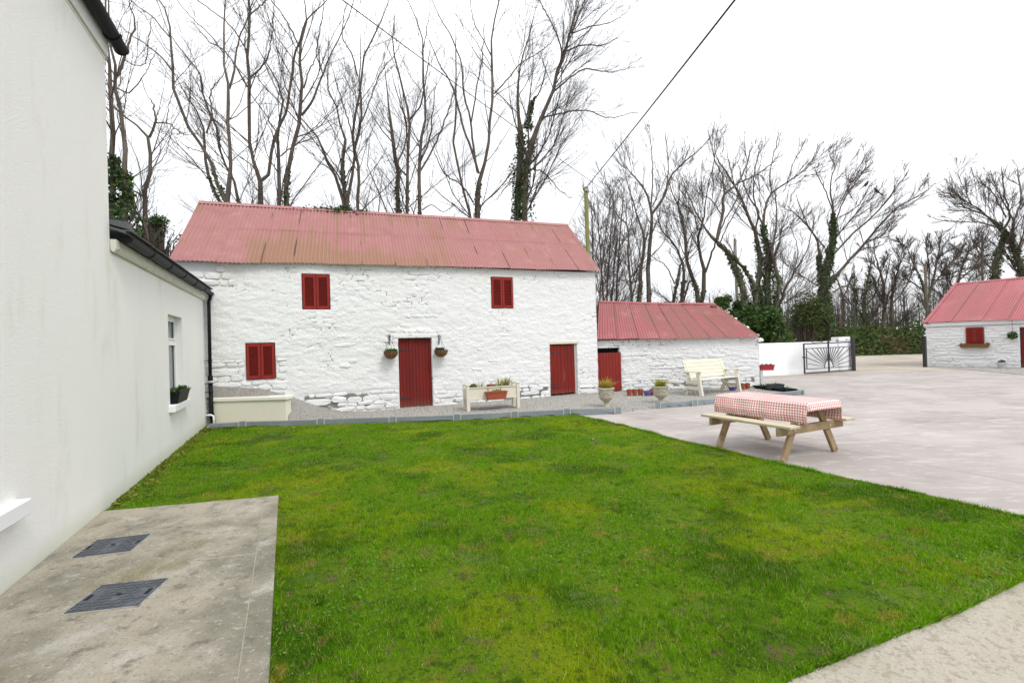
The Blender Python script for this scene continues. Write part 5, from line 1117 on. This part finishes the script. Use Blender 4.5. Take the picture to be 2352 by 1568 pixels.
def tree(conv, Y, stems, label, ivy=(), seed=1, group=None, dens=(1.5, 3.4, 5.0), ratio=(.34, .40, .48), wind=(0, 0, 0), up=.35, name='bare_tree', twig='twig', depth=.5, t0=.3, rmin=.0048, cap=(150, 1100, 3000), ang=(.35, .85), thick=1.0, dm=None):
    dm = dm if dm is not None else (.88 if Y < 20.5 else 2.2 if Y > 40 else 1.3 if Y > 21.5 else 1.0)
    g = np.random.default_rng(seed); polys = []
    for si, s in enumerate(stems):
        rooted = s[0] == '*'; pts = [tuple(float(v) for v in w.split(',')) for w in s.lstrip('*').split()]
        w = pts[0][2] if len(pts[0]) > 2 else 20; P3 = []; Rr = []; off = 0 if rooted else depth * g.uniform(-.3, .3)
        if rooted: off0 = g.uniform(-.25, .25)
        else: off0 = polys and 0.0 or 0.0
        for k, q in enumerate(pts):
            if len(q) > 2: w = q[2]
            elif k: w *= .82
            f = k / max(1, len(pts) - 1)
            x, y = conv(q[0], q[1]); yy_ = Y + off0 + off * f + depth * .8 * math.sin(seed * 1.7 + si * 2.1 + 2.5 * f) * f
            P3.append(at_y(x, y, yy_)); Rr.append(max(w * SCL[conv] / F * Y / 2 * thick * .9, .006))
        if rooted:
            v = P3[0]; d = (P3[0] - P3[1]); 
            if v.z > .1: P3.insert(0, Vector((v.x + d.x * .25, v.y, -.05))); Rr.insert(0, Rr[0] * 1.15)
        d = (P3[-1] - P3[-2]).normalized(); e_ = max(.8, Rr[-1] * 60) if Y < 20.5 else .45 if Y < 40 else 1.4; P3.append(P3[-1] + (d + Vector((0, 0, .3))).normalized() * e_); Rr.append(max(.006, Rr[-1] * .3))
        a, b = smooth_poly([tuple(v) for v in P3], Rr, 22); a[4:-1] += g.normal(0, .012 + .1 * b[4:-1, None], (17, 3)); polys.append((a, b))
    base = polys[0][0][0]; t = thing(name, label, 'tree', (base[0], base[1], 0), 0, group)
    P = np.stack([a for a, _ in polys]); Rr = np.stack([b for _, b in polys])
    for a, b in polys:
        V, Q = tubes(a[None], b[None], 8); npobj('trunk', V, Q, mat=MT['bark'], parent=t, smooth=True, world=True)
    wnd = np.array(wind); lev = (P, Rr); VV = []; QQ = []; n = 0
    tops = np.array([[a[-1, 2]] for a, _ in polys])
    for k in range(3):
        r = children(lev[0], lev[1], g, dens[k] * (1.25, 1.3, .85 if Y < 20.5 else 1.25)[k] * dm, ratio[k] * (1.05, 1.25, 1.7)[k], (ang if k == 0 else (.22, .62)), t0 if k == 0 else .12, up, wnd * (1 if k else .6), N=(9, 6, 4)[k], rmin=(rmin * 1.3, rmin, rmin * .85)[k], rr=(.36 if Y < 40 else .5, .5, .7)[k], maxn=int(cap[k] * 1.4), wob=(.22, .20, .16)[k], rmax=(.075 if Y < 24 else .09) if k == 0 else 9.)
        if r is None: break
        V, Q = tubes(r[0], r[1], (5, 4, 3)[k]); VV.append(V); QQ.append(Q + n); n += len(V); lev = r
    if VV: tag(npobj('branches', np.concatenate(VV), np.concatenate(QQ), mat=MT[twig], parent=t, world=True), kind='stuff')
    IV = []
    for (si, ymin, rad, cnt) in ivy:
        a, b = polys[si]; zmax = CAMZ + (784 - conv(0, ymin)[1]) / F * Y; ok = a[:, 2] < zmax; m = int(ok.sum())
        if m < 2: m = 2
        f = g.random(cnt) ** 1.5 * (m - 1); i = np.minimum(f.astype(int), m - 2); u = (f - i)[:, None]
        c = a[i] * (1 - u) + a[i + 1] * u; rad_ = b[i] + (1.6 if Y < 24 else 1.35) * rad * (.15 + 1.25 * vnoise(f * 1.9, f * 0 + si, seed) ** 1.4) * (1.1 - .75 * (f / max(m - 1, 1)) ** 1.5)
        dd = g.normal(size=(cnt, 3)); dd[:, 2] *= .3; dd /= np.linalg.norm(dd, axis=1)[:, None]; IV.append(c + dd * (rad_ * g.uniform(.55, 1.15, cnt))[:, None])
    if IV:
        V, Q, A = leafcloud(np.concatenate(IV), .055 if Y < 24 else .075, g); npobj('ivy', V, Q, mat=MT['ivy'], parent=t, attr=A, world=True)
    return t
BG = 'bare trees behind the long barn'
tree(CA, 11.8, ['*170,1568,40 170,1150,34 150,900,30 100,640,26 110,550 90,420,20 60,330,15 50,150', '*78,1568,44 75,1050,36 60,620,28 40,380,18 30,100', '115,560,18 160,420,18 210,270,15 240,150,12 200,30,8', '150,430,10 230,480,8 310,465 330,370', '110,650,12 200,680 300,560 340,500'],
     'tall tree smothered in dense ivy against the house corner', [(0, 1080, .36, 4200), (1, 1000, .34, 4200)], 1, BG, wind=(.06, 0, 0))
tree(CA, 12.6, ['*330,1790,36 300,1568,34 340,1330,28 350,1200,26 335,1010,24 330,1000,16 240,910,14 150,850,12 50,740,8', '345,1010,20 370,960,18 375,770,12 340,720,6', '380,905,12 470,905,10 530,940 600,990,5', '470,905,8 480,830 500,740 520,690', '350,1250,8 440,1170 480,1080,5', '330,1480,18 270,1420,14 180,1370,10 80,1300'],
     'small crooked bare tree with a forked top between house and barn', (), 2, BG, dens=(1.4, 2.4, 3.2), t0=.25)
tree(CA, 16.0, ['*905,1470,50 850,1370,28 810,1220,28 750,1110,24 640,950,24 570,780,22 510,590,22 520,420,18 490,270,16 500,180,13 440,40,10 410,0', '*860,1475,26 810,1400,26 770,1260,24 760,1130,20 750,980,18 720,860,13 600,680,8', '765,980,14 800,870,12 805,650,10 850,600,7', '*915,1475,40 935,1350,36 940,1200,26 920,960,26 925,740,26 930,640,22 905,540,20 895,400,16 890,150,12 905,0', '935,650,18 960,560,18 980,420,14 1020,250,11 1080,100', '*1003,1480,26 990,1380,22 940,1280,18 850,1060,18 825,900,18 760,760,16 725,620,14 710,510,10 600,400', '510,520,14 460,450,12 350,350,10 220,260 170,230', '490,270,12 440,210 360,120 250,40', '895,400,10 800,270 700,170 570,30', '740,1120,9 680,1100 600,1070'],
     'leaning many-stemmed bare tree with bright ivy behind the barn roof left end', [(0, 1120, .05, 700), (1, 1180, .06, 700), (5, 1370, .05, 200)], 3, BG)
tree(CA, 16.8, ['*1170,1490,44 1165,1330,38 1120,1230,28 1095,1100,26 1080,850,28 1080,620,28 1070,450,24 1075,250,20 1085,120,18 1080,0', '1165,1330,30 1190,1320,26 1240,1130,24 1290,950,24 1350,820,18 1390,600,20 1410,430,18 1450,300,15 1510,140,11 1600,60', '1065,640,14 980,490,12 920,400,10 780,300', '1060,370,12 950,200,10 780,60 700,0', '1090,570,13 1190,470,12 1240,300,9 1255,130', '1085,110,12 1210,0', '1190,460,9 1300,690,7'],
     'tall bare tree forking in a V with ivied foot, left of the twin trunks', [(0, 1260, .06, 700)], 4, BG)
tree(CA, 17.0, ['*1300,1495,32 1300,1200,30 1290,1020,24 1310,870,18 1320,700,14 1250,530,10 1190,440', '1300,1000,12 1230,900,10 1190,830 1100,700', '1310,1150,12 1390,1080,10 1480,1040 1580,1000'],
     'slim pale bare trunk without ivy, left one of the twin trunks', (), 5, BG)
tree(CA, 17.2, ['*1345,1500,40 1350,1330,38 1400,1100,30 1440,920,30 1455,760,28 1465,600,24 1450,350,22 1490,200,16 1510,130,12 1480,0', '1465,850,20 1540,750,18 1590,620,16 1620,540,14 1690,380,11 1770,230,9 1850,0', '1620,545,11 1580,400,10 1620,100', '1480,650,12 1530,500 1580,400,7', '1450,350,14 1400,250 1320,100 1240,0'],
     'tall bare tree with ivy sleeve on its lower trunk, right one of the twin trunks', [(0, 1130, .055, 1000)], 6, BG)
tree(CB, 18.0, ['*320,1395,34 300,1360,26 265,1220,22 180,1080,20 145,960,14 50,840,10 0,790', '*325,1390,30 300,1190,26 310,1000,22 320,930,18 280,850,14 260,730,12 205,640,10 205,480', '*335,1390,26 370,1190,22 380,1020,20 365,850,18 405,700,18 430,560,16 430,450,14 490,290,12 560,150', '400,520,12 360,360,10 300,260 310,100', '430,830,11 490,680,9 560,490 640,390,6'],
     'bare tree of three spreading stems rising behind the ivy patch on the ridge', [(1, 980, .045, 800)], 7, BG)
tree(CB, 18.3, ['*405,1412,24 400,1060,22 385,1010,20 430,850,16 425,690,13 415,560,10 420,400', '390,1010,12 330,800,10 280,650'], 'single slim bare trunk just right of the ridge ivy patch', (), 8, BG)
tree(CB, 18.5, ['*600,1430,10 520,1250,8 470,1130,6 480,1000'], 'thin bare sapling leaning left behind the middle of the barn ridge', (), 9, BG, rmin=.005)
tree(CB, 19.0, ['*680,1435,30 670,1120,30 640,950,26 620,780,16 600,600,8 590,500', '670,1110,14 720,1000,11 740,880,10 700,700'], 'ivy sleeved bare tree with broken thin top above the middle of the barn', [(0, 930, .06, 1500)], 10, BG)
tree(CB, 19.3, ['*735,1440,26 740,1200,22 750,1000,20 755,830,20 730,700,16 700,590,14 660,400,12 640,320,9 650,200', '755,820,14 830,710,12 860,560,9', '740,1200,14 690,1150 650,1000,10 540,850', '735,860,10 690,700 660,600'], 'bare tree with light ivy at the foot, middle of three close trunks above the barn', [(0, 1200, .04, 500)], 11, BG)
tree(CB, 19.2, ['*820,1445,28 825,1100,24 840,900,22 870,780,16 855,640,16 845,430,14 850,330,10 830,200,8 760,50', '850,330,8 880,150,6', '830,1160,15 890,1060,14 1000,800,11 1060,620,8', '830,1100,12 890,950,12 910,800,9', '840,1430,10 900,1395,8 980,1440 1050,1400'], 'bare tree with ivied lower trunk, right one of three close trunks above the barn', [(0, 1180, .045, 700)], 12, BG)
tree(CB, 20.0, ['*1215,1470,44 1225,1280,36 1235,1180,28 1270,1080,22 1300,870,20 1320,640,20 1315,390,16 1320,200,12 1365,0', '1225,1180,20 1190,1060,18 1130,900,16 1080,700,14 1050,600,11 940,400', '1215,1170,16 1190,1000,16 1170,830,14 1120,600,14 1110,450,11 1050,280,9 960,120', '1175,830,12 1210,620,10 1240,440,9 1260,250', '1330,640,12 1440,520,10 1510,430 1650,350', '*1170,1470,20 1130,1330,18 1080,1100,16 1050,950,16 1070,800,14 1070,600,12 1070,330,8', '1190,1380,14 1110,1260,12 1000,1190,10 960,1120', '1315,390,10 1250,260 1190,150,7 1170,0'],
     'tall vase shaped bare tree left of the thick ivy tree', [(0, 1180, .08, 1300)], 13, BG, dens=(1.2, 2.2, 3.2), up=.6)
tree(CB, 21.0, ['*1490,1490,52 1500,1200,50 1510,900,44 1505,830,26 1490,720,20 1500,520,14 1520,400,11 1580,200', '*1540,1490,40 1560,1100,44 1590,950,40 1650,820,30 1710,680,26 1750,550,24 1770,450,22 1820,350,20 1850,200,14 1900,50', '1760,500,14 1790,350,12 1740,200,10 1650,20', '1740,620,14 1850,530,12 1950,470,10 2080,490 2200,480,5', '1660,800,13 1800,770,11 1950,750,9 2100,800 2200,790,5', '1820,350,12 1920,310,10 2060,310 2160,260,5', '1860,230,10 1960,190 2150,140,6 2230,80', '1560,870,16 1590,700,13 1640,620,10 1680,480', '1550,1150,12 1640,1160,10 1720,1230 1790,1310,5', '1500,1230,10 1420,1260 1370,1330,5'],
     'thick ivy-covered tree with wide drooping crown above the right end of the barn ridge', [(0, 800, .30, 5200), (1, 880, .24, 3600), (7, 620, .10, 500)], 14, BG, dens=(2.6, 3.4, 4.2), up=.15, wind=(.06, 0, -.02), cap=(240, 2000, 4600), t0=.34, ratio=(.42, .42, .5))
OG = 'bare trees behind the outhouse'
for k, (x, y0, x1, y1, lab) in enumerate(((345, 1370, 420, 640, 'a'), (372, 1370, 330, 700, 'b'), (400, 1365, 450, 590, 'c'), (440, 1345, 480, 900, 'd'), (475, 1340, 520, 620, 'e'), (300, 1300, 280, 620, 'f'))):
    tree(CC, 25.5 + .6 * k, ['*%d,%d,15 %d,%d,11 %d,%d,7' % (x, y0, (x * .55 + x1 * .45), (y0 + y1) / 2, x1, y1), '%d,%d,8 %d,%d,6 %d,%d,4' % (x + 5, y0 - 200, x + 50, y0 - 420, x + 80, y1 + 30)], 'slender bare sapling in the thicket between barn gable and mossy pole', (), 30 + k, 'thicket saplings by the mossy pole', dens=(2.2, 2.2, 2.2), t0=.12, name='sapling', cap=(60, 320, 700), rmin=.0072)
tree(CC, 25.0, ['*590,1375,22 560,1000,18 550,800,14 480,740,9 430,560', '560,900,10 600,700,8 560,500'], 'thin bare tree left of the pair of straight trunks behind the outhouse', (), 40, OG, dens=(1.8, 2.6, 3), rmin=.0072)
tree(CC, 25.0, ['*650,1375,40 660,1150,30 680,900,20 620,700,13 560,500,8', '665,1100,14 620,1250 580,1000,8'], 'bare tree with dark ivied base behind the outhouse, left of the stout straight trunk', [(0, 1150, .06, 500)], 41, OG, dens=(1.8, 2.6, 3), rmin=.0072)
tree(CC, 25.2, ['*720,1380,40 715,1100,36 735,900,30 740,700,22 690,540,14 560,380,8', '740,730,22 830,600,20 880,450,16 1000,320,11 1130,210,7', '740,650,12 750,400,10 730,100,5', '850,560,12 870,380,9 850,150', '745,1040,9 820,960 860,880'], 'stout straight trunked bare tree behind the left half of the outhouse roof', [(0, 1300, .05, 250)], 42, OG, dens=(1.8, 3.0, 3.2), up=.55, rmin=.0072, cap=(120, 1000, 2600))
tree(CC, 25.4, ['*915,1382,26 935,1250,20 990,1060,12 1060,1000,8', '*975,1382,34 975,1100,22 960,1050,20 890,920,16 830,860,12 790,740,8', '920,1260,12 850,1120,9 760,1060,6'], 'low twisted bare tree with two ivied feet behind the outhouse middle', [(0, 1240, .07, 400), (1, 1250, .06, 400)], 43, OG, dens=(1.6, 2.6, 3), rmin=.0072)
tree(CC, 25.6, ['*1095,1382,40 1080,1270,36 1030,1150,28 1000,980,24 985,800,20 950,680,14 900,560,9 850,420', '*1130,1382,40 1140,1180,34 1110,1000,24 1100,860,22 1140,780,15 1155,640,11 1180,500,8 1240,200', '1155,1170,20 1220,980,16 1290,800,12 1400,600', '1100,850,14 1060,720,11 960,620,7', '1000,900,12 950,700,9 960,480'], 'bare tree with two trunks joined low in a V behind the outhouse roof', [(0, 1230, .06, 500), (1, 1290, .05, 300)], 44, OG, dens=(1.6, 2.8, 3.2), up=.55, rmin=.0072, cap=(120, 1000, 2600))
tree(CC, 22.0, ['*1455,1520,60 1430,1250,50 1380,1130,44 1320,1020,36 1240,930,34 1180,870,20 1100,740,13 980,470,7', '1245,920,30 1250,880,28 1290,700,26 1300,580,22 1400,490,18 1440,420,13 1500,250,8', '1300,580,16 1280,420,11 1220,300,8 1240,120', '*1540,1420,40 1530,1300,34 1470,1170,28 1400,1090,22 1330,1010,16', '1400,490,13 1580,400,10 1700,290', '1290,750,11 1200,620 1100,560', '1260,960,12 1330,800 1440,600,7'],
     'big ivied tree leaning left over the outhouse gable', [(0, 960, .09, 2200), (3, 1050, .08, 1300)], 45, OG, dens=(2.0, 3.0, 3.4), up=.55, wind=(.10, 0, .02), rmin=.0072, cap=(190, 1900, 4200))
tree(CC, 22.8, ['*1565,1560,50 1560,1300,40 1565,1000,36 1530,850,30 1490,770,24 1440,620,20 1360,480,14 1260,320', '*1640,1560,56 1630,1200,46 1640,1000,40 1600,850,30 1600,730,20 1660,560,16 1780,480,11 1930,380,7', '1540,830,16 1560,700,16 1490,600,11 1420,400', '1590,800,16 1540,680,14 1520,500,10 1560,250', '*1690,1500,40 1700,1150,28 1660,1050,22 1690,850,16 1700,700,11 1690,560', '1660,560,12 1650,400,9 1700,180', '1470,700,12 1400,560 1330,300,7', '1780,480,9 1830,330 1900,200'],
     'large many-trunked ivied tree with windswept crown beyond the outhouse gable', [(0, 900, .10, 1500), (1, 780, .14, 3600), (4, 1200, .12, 900)], 46, OG, dens=(2.2, 3.2, 3.4), up=.5, wind=(.16, 0, .03), rmin=.0072, cap=(230, 2200, 4800))
tree(CC, 24.0, ['*1700,1450,20 1735,1380,26 1760,1300,22 1830,1180,14 1930,1000,9 1980,800', '1745,1340,12 1680,1250,9 1640,1150', '1830,1180,9 1860,1000,7 1820,850'], 'small bare tree leaning right above the white wall start', (), 47, OG, dens=(1.8, 2.8, 3), rmin=.0072)
FG = 'bare trees beyond the white wall'
tree(CD, 27.0, ['*760,1500,74 745,1150,50 760,1050,46 810,900,38 825,700,30 820,550,16 800,350,10 850,220', '745,1120,34 720,950,30 710,820,16 590,640,12 500,560,8', '*790,1480,50 790,1130,40 830,1080,30 950,950,24 1080,800,20 1200,660,16 1300,560,11 1560,400,7', '830,900,16 1000,720,14 1200,540,12 1300,400,9 1380,300', '830,700,12 900,500,10 1000,350 1070,240', '830,1190,14 900,1150,14 1080,1170,8', '760,850,12 660,720 560,500', '1080,800,12 1180,770 1290,600', '820,560,11 760,400 700,280', '950,950,12 1060,860,10 1180,840,7 1270,690', '870,620,10 980,560 1100,380'],
     'broad windswept ivied tree spreading right over the white wall and gate', [(0, 660, .16, 4200), (1, 940, .08, 900), (2, 1080, .14, 1500)], 50, FG, dens=(1.8, 2.8, 3.2), up=.4, wind=(.16, 0, .02), rmin=.0095, cap=(260, 2400, 5200), depth=1.2)
tree(CD, 46.0, ['*885,1450,26 900,1250,20 880,1150,12 830,1050', '895,1250,14 940,1150,10 960,1080'], 'small far bare tree beyond the gate, leftmost of the far row', (), 51, FG, dens=(1.6, 2.0, 2.2), rmin=.015, t0=.2, cap=(80, 600, 1200))
tree(CD, 45.0, ['*1000,1450,20 1000,1300,16 990,1150,10', '*1070,1450,30 1060,1300,26 1080,1150,20 1110,1000,14', '1060,1380,18 1000,1310,14 940,1250,10', '1070,1300,14 1150,1200,10 1180,1080'], 'far tree bushy with ivy beyond the gate', [(0, 1120, .35, 900), (1, 1030, .45, 1500)], 52, FG, dens=(1.4, 1.8, 2.2), rmin=.015, t0=.2, cap=(80, 600, 1200))
tree(CD, 45.0, ['*1215,1460,34 1215,1250,28 1200,1100,18 1160,960,10', '*1280,1450,28 1270,1280,22 1300,1100,16 1340,960,10', '1215,1260,14 1140,1120,10', '1280,1280,14 1380,1150,10 1420,1050', '1215,1150,12 1250,1000,8'], 'far bare tree with twin dark trunks beyond the gate', (), 53, FG, dens=(1.6, 2.0, 2.2), up=.3, rmin=.015, t0=.2, cap=(120, 900, 2000))
tree(CD, 44.0, ['*1560,1500,36 1540,1250,28 1500,1100,18 1430,950,10', '1545,1280,20 1600,1050,16 1640,850,9', '1540,1200,14 1440,1120,10 1370,1080', '1580,1150,14 1700,1000,11 1790,900', '1560,1200,12 1560,1000 1540,860', '1600,1100,12 1720,1080 1830,1030'], 'far broad bare tree beside the brown pole and the far barn', [(0, 1130, .35, 700)], 54, FG, dens=(1.8, 2.4, 2.4), up=.3, rmin=.015, t0=.15, cap=(160, 1400, 3200))
tree(CD, 44.0, ['*1740,1500,26 1760,1250,22 1800,1050,16 1850,900', '1770,1200,14 1680,1050,10', '1790,1100,12 1900,1000,9 1960,900'], 'far bare tree rising behind the far barn roof left slope', (), 55, FG, dens=(1.8, 2.4, 2.4), rmin=.015, t0=.15, cap=(120, 1000, 2200))
tree(CD, 30.0, ['*2060,1350,54 2065,1100,50 2090,900,40 2120,720,26 2080,690,16 1950,560,10 1780,450', '2110,740,20 2170,640,16 2140,450,11 2120,280', '2090,700,13 1950,660,10 1750,650,8 1640,640', '2150,620,12 2060,450,9 1950,330', '*1970,1350,14 1970,1000,12 1965,770,8'],
     'ivied bare tree behind the far barn roof, bright green trunk', [(0, 800, .18, 2600)], 56, FG, dens=(2.0, 2.8, 3.0), up=.4, rmin=.011, cap=(180, 1500, 4000), depth=1.2)
tree(CD, 30.5, ['*2300,1350,60 2270,1060,50 2200,830,38 2140,730,22 1990,600,14 1830,540', '2200,830,22 2210,650,16 2260,500,12 2240,280', '2230,900,20 2330,700,16 2400,500', '2260,560,11 2350,400 2420,250', '2210,650,11 2120,480 2040,300'],
     'dark ivied leaning bare tree behind the far barn roof at the right edge', [(0, 760, .20, 2400)], 57, FG, dens=(2.0, 2.8, 3.0), up=.4, rmin=.011, cap=(180, 1500, 4000), depth=1.2)

# shrubs and bank beyond
def at_pix(px, py, Y): v = at_y(px, py, Y); return (v.x, v.y, v.z)
bush('evergreen_shrub', 'dark evergreen shrub massed at the foot of the ivied trees beyond the outhouse', 'shrub', at_pix(1745, 752, 21.3), 1.05, 6500, MT['shrub'], .085, 61, (.85, .8, 1.25), 16, 12)
bush('evergreen_shrub', 'bushy ivy mass on the stump between outhouse gable and white wall', 'shrub', at_pix(1700, 715, 22.6), .75, 3000, MT['ivy'], .08, 62, (.8, .8, 1.5), 10, 10)
bush('bramble_bush', 'tangled brown and green bramble bush below the windswept tree', 'bush', at_pix(1850, 735, 26.2), 1.25, 3600, MT['bramble'], .075, 63, (.85, .8, 1.1), 12, 160)
bush('bramble_bush', 'low green brown bush between house wing and barn gable', 'bush', at_pix(355, 525, 13.4), .45, 1500, MT['shrub'], .045, 64, (.8, .8, 1.3), 9, 60)
bush('bramble_bush', 'twiggy leafless bush peeping over the house wing beside the barn gable', 'bush', at_pix(368, 575, 13.0), .75, 260, MT['bramble'], .03, 65, (1, .8, 1), 8, 170)
# bank with hedge
xs = np.linspace(6, 34, 80); ys = np.linspace(34.0, 42.5, 26); X, Y = np.meshgrid(xs, ys, indexing='ij')
prof = sst(34.2, 36.5, Y) * (1 - .55 * sst(39, 42.5, Y)); top = np.interp(X, [6, 16, 20, 25, 27.5, 29.5, 31.5, 34], [1.2, 1.35, 1.5, 1.75, 1.95, 1.6, .8, .3])
Z = -.02 + prof * top * (1 + .22 * fbm(X * .8, Y * .8, 80)) - .1 * (prof < .01); I = np.arange(X.size).reshape(X.shape); Q = np.stack([I[:-1, :-1], I[1:, :-1], I[1:, 1:], I[:-1, 1:]], -1).reshape(-1, 4)
tag(npobj('bank', np.stack([X, Y, Z], -1).reshape(-1, 3), Q, mat=MT['field'], smooth=True), kind='structure')
g = np.random.default_rng(81); n = 26000; x = g.uniform(6, 33.5, n); y = 34.2 + 7.5 * g.random(n) ** 1.6
pz = sst(34.2, 36.5, y) * (1 - .55 * sst(39, 42.5, y)) * np.interp(x, [6, 16, 20, 25, 27.5, 29.5, 31.5, 34], [1.2, 1.35, 1.5, 1.75, 1.95, 1.6, .8, .3]); k = g.random(n) < np.clip(pz * 2 + .25, 0, 1); x, y, pz = x[k], y[k], pz[k]
C = np.stack([x, y - g.uniform(0, .2, len(x)), pz + g.uniform(-.05, .16, len(x)) + .2 * fbm(x * 1.2, y * 1.2, 82)], 1); V, Q, A = leafcloud(C, .11, g)
hg = npobj('hedge', V, Q, mat=MT['bramble'], attr=A); tag(hg, 'brambly hedge bank with dead bracken across the lane', 'hedge', kind='stuff')
# far wood
g = np.random.default_rng(90); n = 420; x = g.uniform(10, 60, n); y = g.uniform(62, 80, n); L = g.uniform(3.5, 8.0, n) * np.interp(x, [10, 30, 45, 60], [.8, 1.0, 1.1, 1.2])
t_ = np.linspace(0, 1, 6)[None]; Pb = np.stack([x[:, None] + g.normal(0, .5, (n, 1)) * t_, y[:, None] + 0 * t_, L[:, None] * t_], -1); Rb = g.uniform(.05, .14, n)[:, None] * (1 - .8 * t_)
V1, Q1 = tubes(Pb, Rb, 4); r = children(Pb, Rb, g, 1.5, .45, (.4, 1.0), .2, .3, np.zeros(3), 5, .02); V2, Q2 = tubes(r[0], r[1], 3); r2 = children(r[0], r[1], g, 1.5, .5, (.4, 1.0), .1, .3, np.zeros(3), 4, .018, maxn=9000); V3, Q3 = tubes(r2[0], r2[1], 3)
fwd = npobj('far_wood', np.concatenate([V1, V2, V3]), np.concatenate([Q1, Q2 + len(V1), Q3 + len(V1) + len(V2)]), mat=MT['twig_far']); tag(fwd, 'distant brown leafless wood beyond the hedge bank', 'wood', kind='stuff')
n = 9000; C = np.stack([g.uniform(8, 60, n), g.uniform(58, 76, n), np.abs(g.normal(0, 1.4, n))], 1); C[:, 2] += 1.2 * np.maximum(0, fbm(C[:, 0] * .25, C[:, 1] * .2, 95) * 4); V, Q, A = leafcloud(C, .28, g); u = npobj('undergrowth', V, Q, mat=MT['bramble'], attr=A); tag(u, 'dull undergrowth at the foot of the distant wood', 'undergrowth', kind='stuff')
# scrub behind the barns at ground level (gap views)
# poles and cables
def pole(px, ptop, Y, r, mt, label, extra=True):
    v = at_y(px, ptop, Y); t = thing('utility_pole', label, 'pole', (v.x, v.y, 0), 0)
    MB().tube([(0, 0, -.05), (.01, 0, v.z * .5), (0, 0, v.z)], [r * 1.15, r * 1.05, r], 12).build('shaft', mt, t, smooth=True)
    if extra:
        MB().tube([(0, -r, v.z - .25), (.25, -r - .05, v.z - .3), (.55, -r, v.z - .5), (.5, -r, v.z - .85), (.15, -r, v.z - 1.0)], .012, 5).build('looped_wire', MT['cable'], t)
        MB().box(-.05, .05, -r - .06, -r + .01, v.z - .22, v.z - .12).build('clamp', MT['galv'], t)
    return v
pt = pole(1345.5, 430, 24, .10, MT['pole'], 'mossy green utility pole behind the long barn gable')
pole(1688, 549, 30, .085, MT['pole_grey'], 'grey wooden pole without wires behind the outhouse', False)
v3 = pole(2125, 606, 36, .09, MT['bark'], 'brown wooden pole beside the far broad tree', False)
def cable(a, b, sag, r, label, n=24):
    a, b = Vector(a), Vector(b); t = thing('overhead_cable', label, 'cable', a)
    pts = [a.lerp(b, k / n) - Vector((0, 0, sag * 4 * (k / n) * (1 - k / n))) - a for k in range(n + 1)]
    MB().tube(pts, r, 6).build('wire', MT['cable'], t, smooth=True)
a = at_y(1675, 0, 8.0); d = (a - pt) / (24 - 8.0); cable(pt + Vector((0, -.1, -.05)), a + d * 14, .10, .018, 'thick twisted black overhead cable from the mossy pole toward the camera')
a = at_y(800, 0, 12); b = at_y(1405, 449, 34); d = (a - b).normalized(); cable(b, a + d * 9, .15, .014, 'thin overhead wire crossing the bare trees from top left')
cable(pt + Vector((-.02, 0, -.2)), at_y(1296, 530, 24) - Vector((.8, 0, 1.6)), 0, .010, 'thin stay wire slanting down left from the mossy pole')
# birds
def bird(px, py, Y, label, sg=1):
    v = at_y(px, py, Y); t = thing('crow', label, 'bird', v, 0, 'crows perched in the bare trees')
    MB().tube([(-.20 * sg, 0, -.14), (-.10 * sg, 0, -.06), (0, 0, 0), (.08 * sg, 0, .09), (.10 * sg, 0, .15), (.14 * sg, 0, .19), (.22 * sg, 0, .18)], [.02, .035, .075, .07, .045, .045, .006], 10).build('body', MT['bird'], t, smooth=True)
    MB().bar((-.08 * sg, 0, -.05), (-.34 * sg, 0, -.24), .07, .02).build('tail', MT['bird'], t)
    for y in (-.025, .025): MB().tube([(.02 * sg, y, -.06), (.04 * sg, y, -.16)], .006, 4).build('leg', MT['bird'], t)
bird(1988, 425, 26.5, 'black crow perched high in the windswept tree, left of the pair')
bird(2015, 440, 26.5, 'black crow perched high in the windswept tree, right of the pair', -1)
bird(2344, 463, 30, 'black crow in the crown behind the far barn at the right edge')
for k, (px, py, Y, h) in enumerate(((2080, 795, 38.8, 1.3), (2107, 806, 44, 1.2))):
    v = at_y(px, py, Y); t = thing('fence_post', ['mossy timber fence post on the hedge bank', 'pale thin fence post in the field gap by the far barn'][k], 'fence post', (v.x, v.y, max(v.z - .9, -.05)), 0)
    MB().box(-.07, .07, -.07, .07, 0, h).prism([(-.07, h), (.07, h), (0, h + .06)], -.069, .069).build('shaft', MT['pole'] if k == 0 else MT['pole_grey'], t)
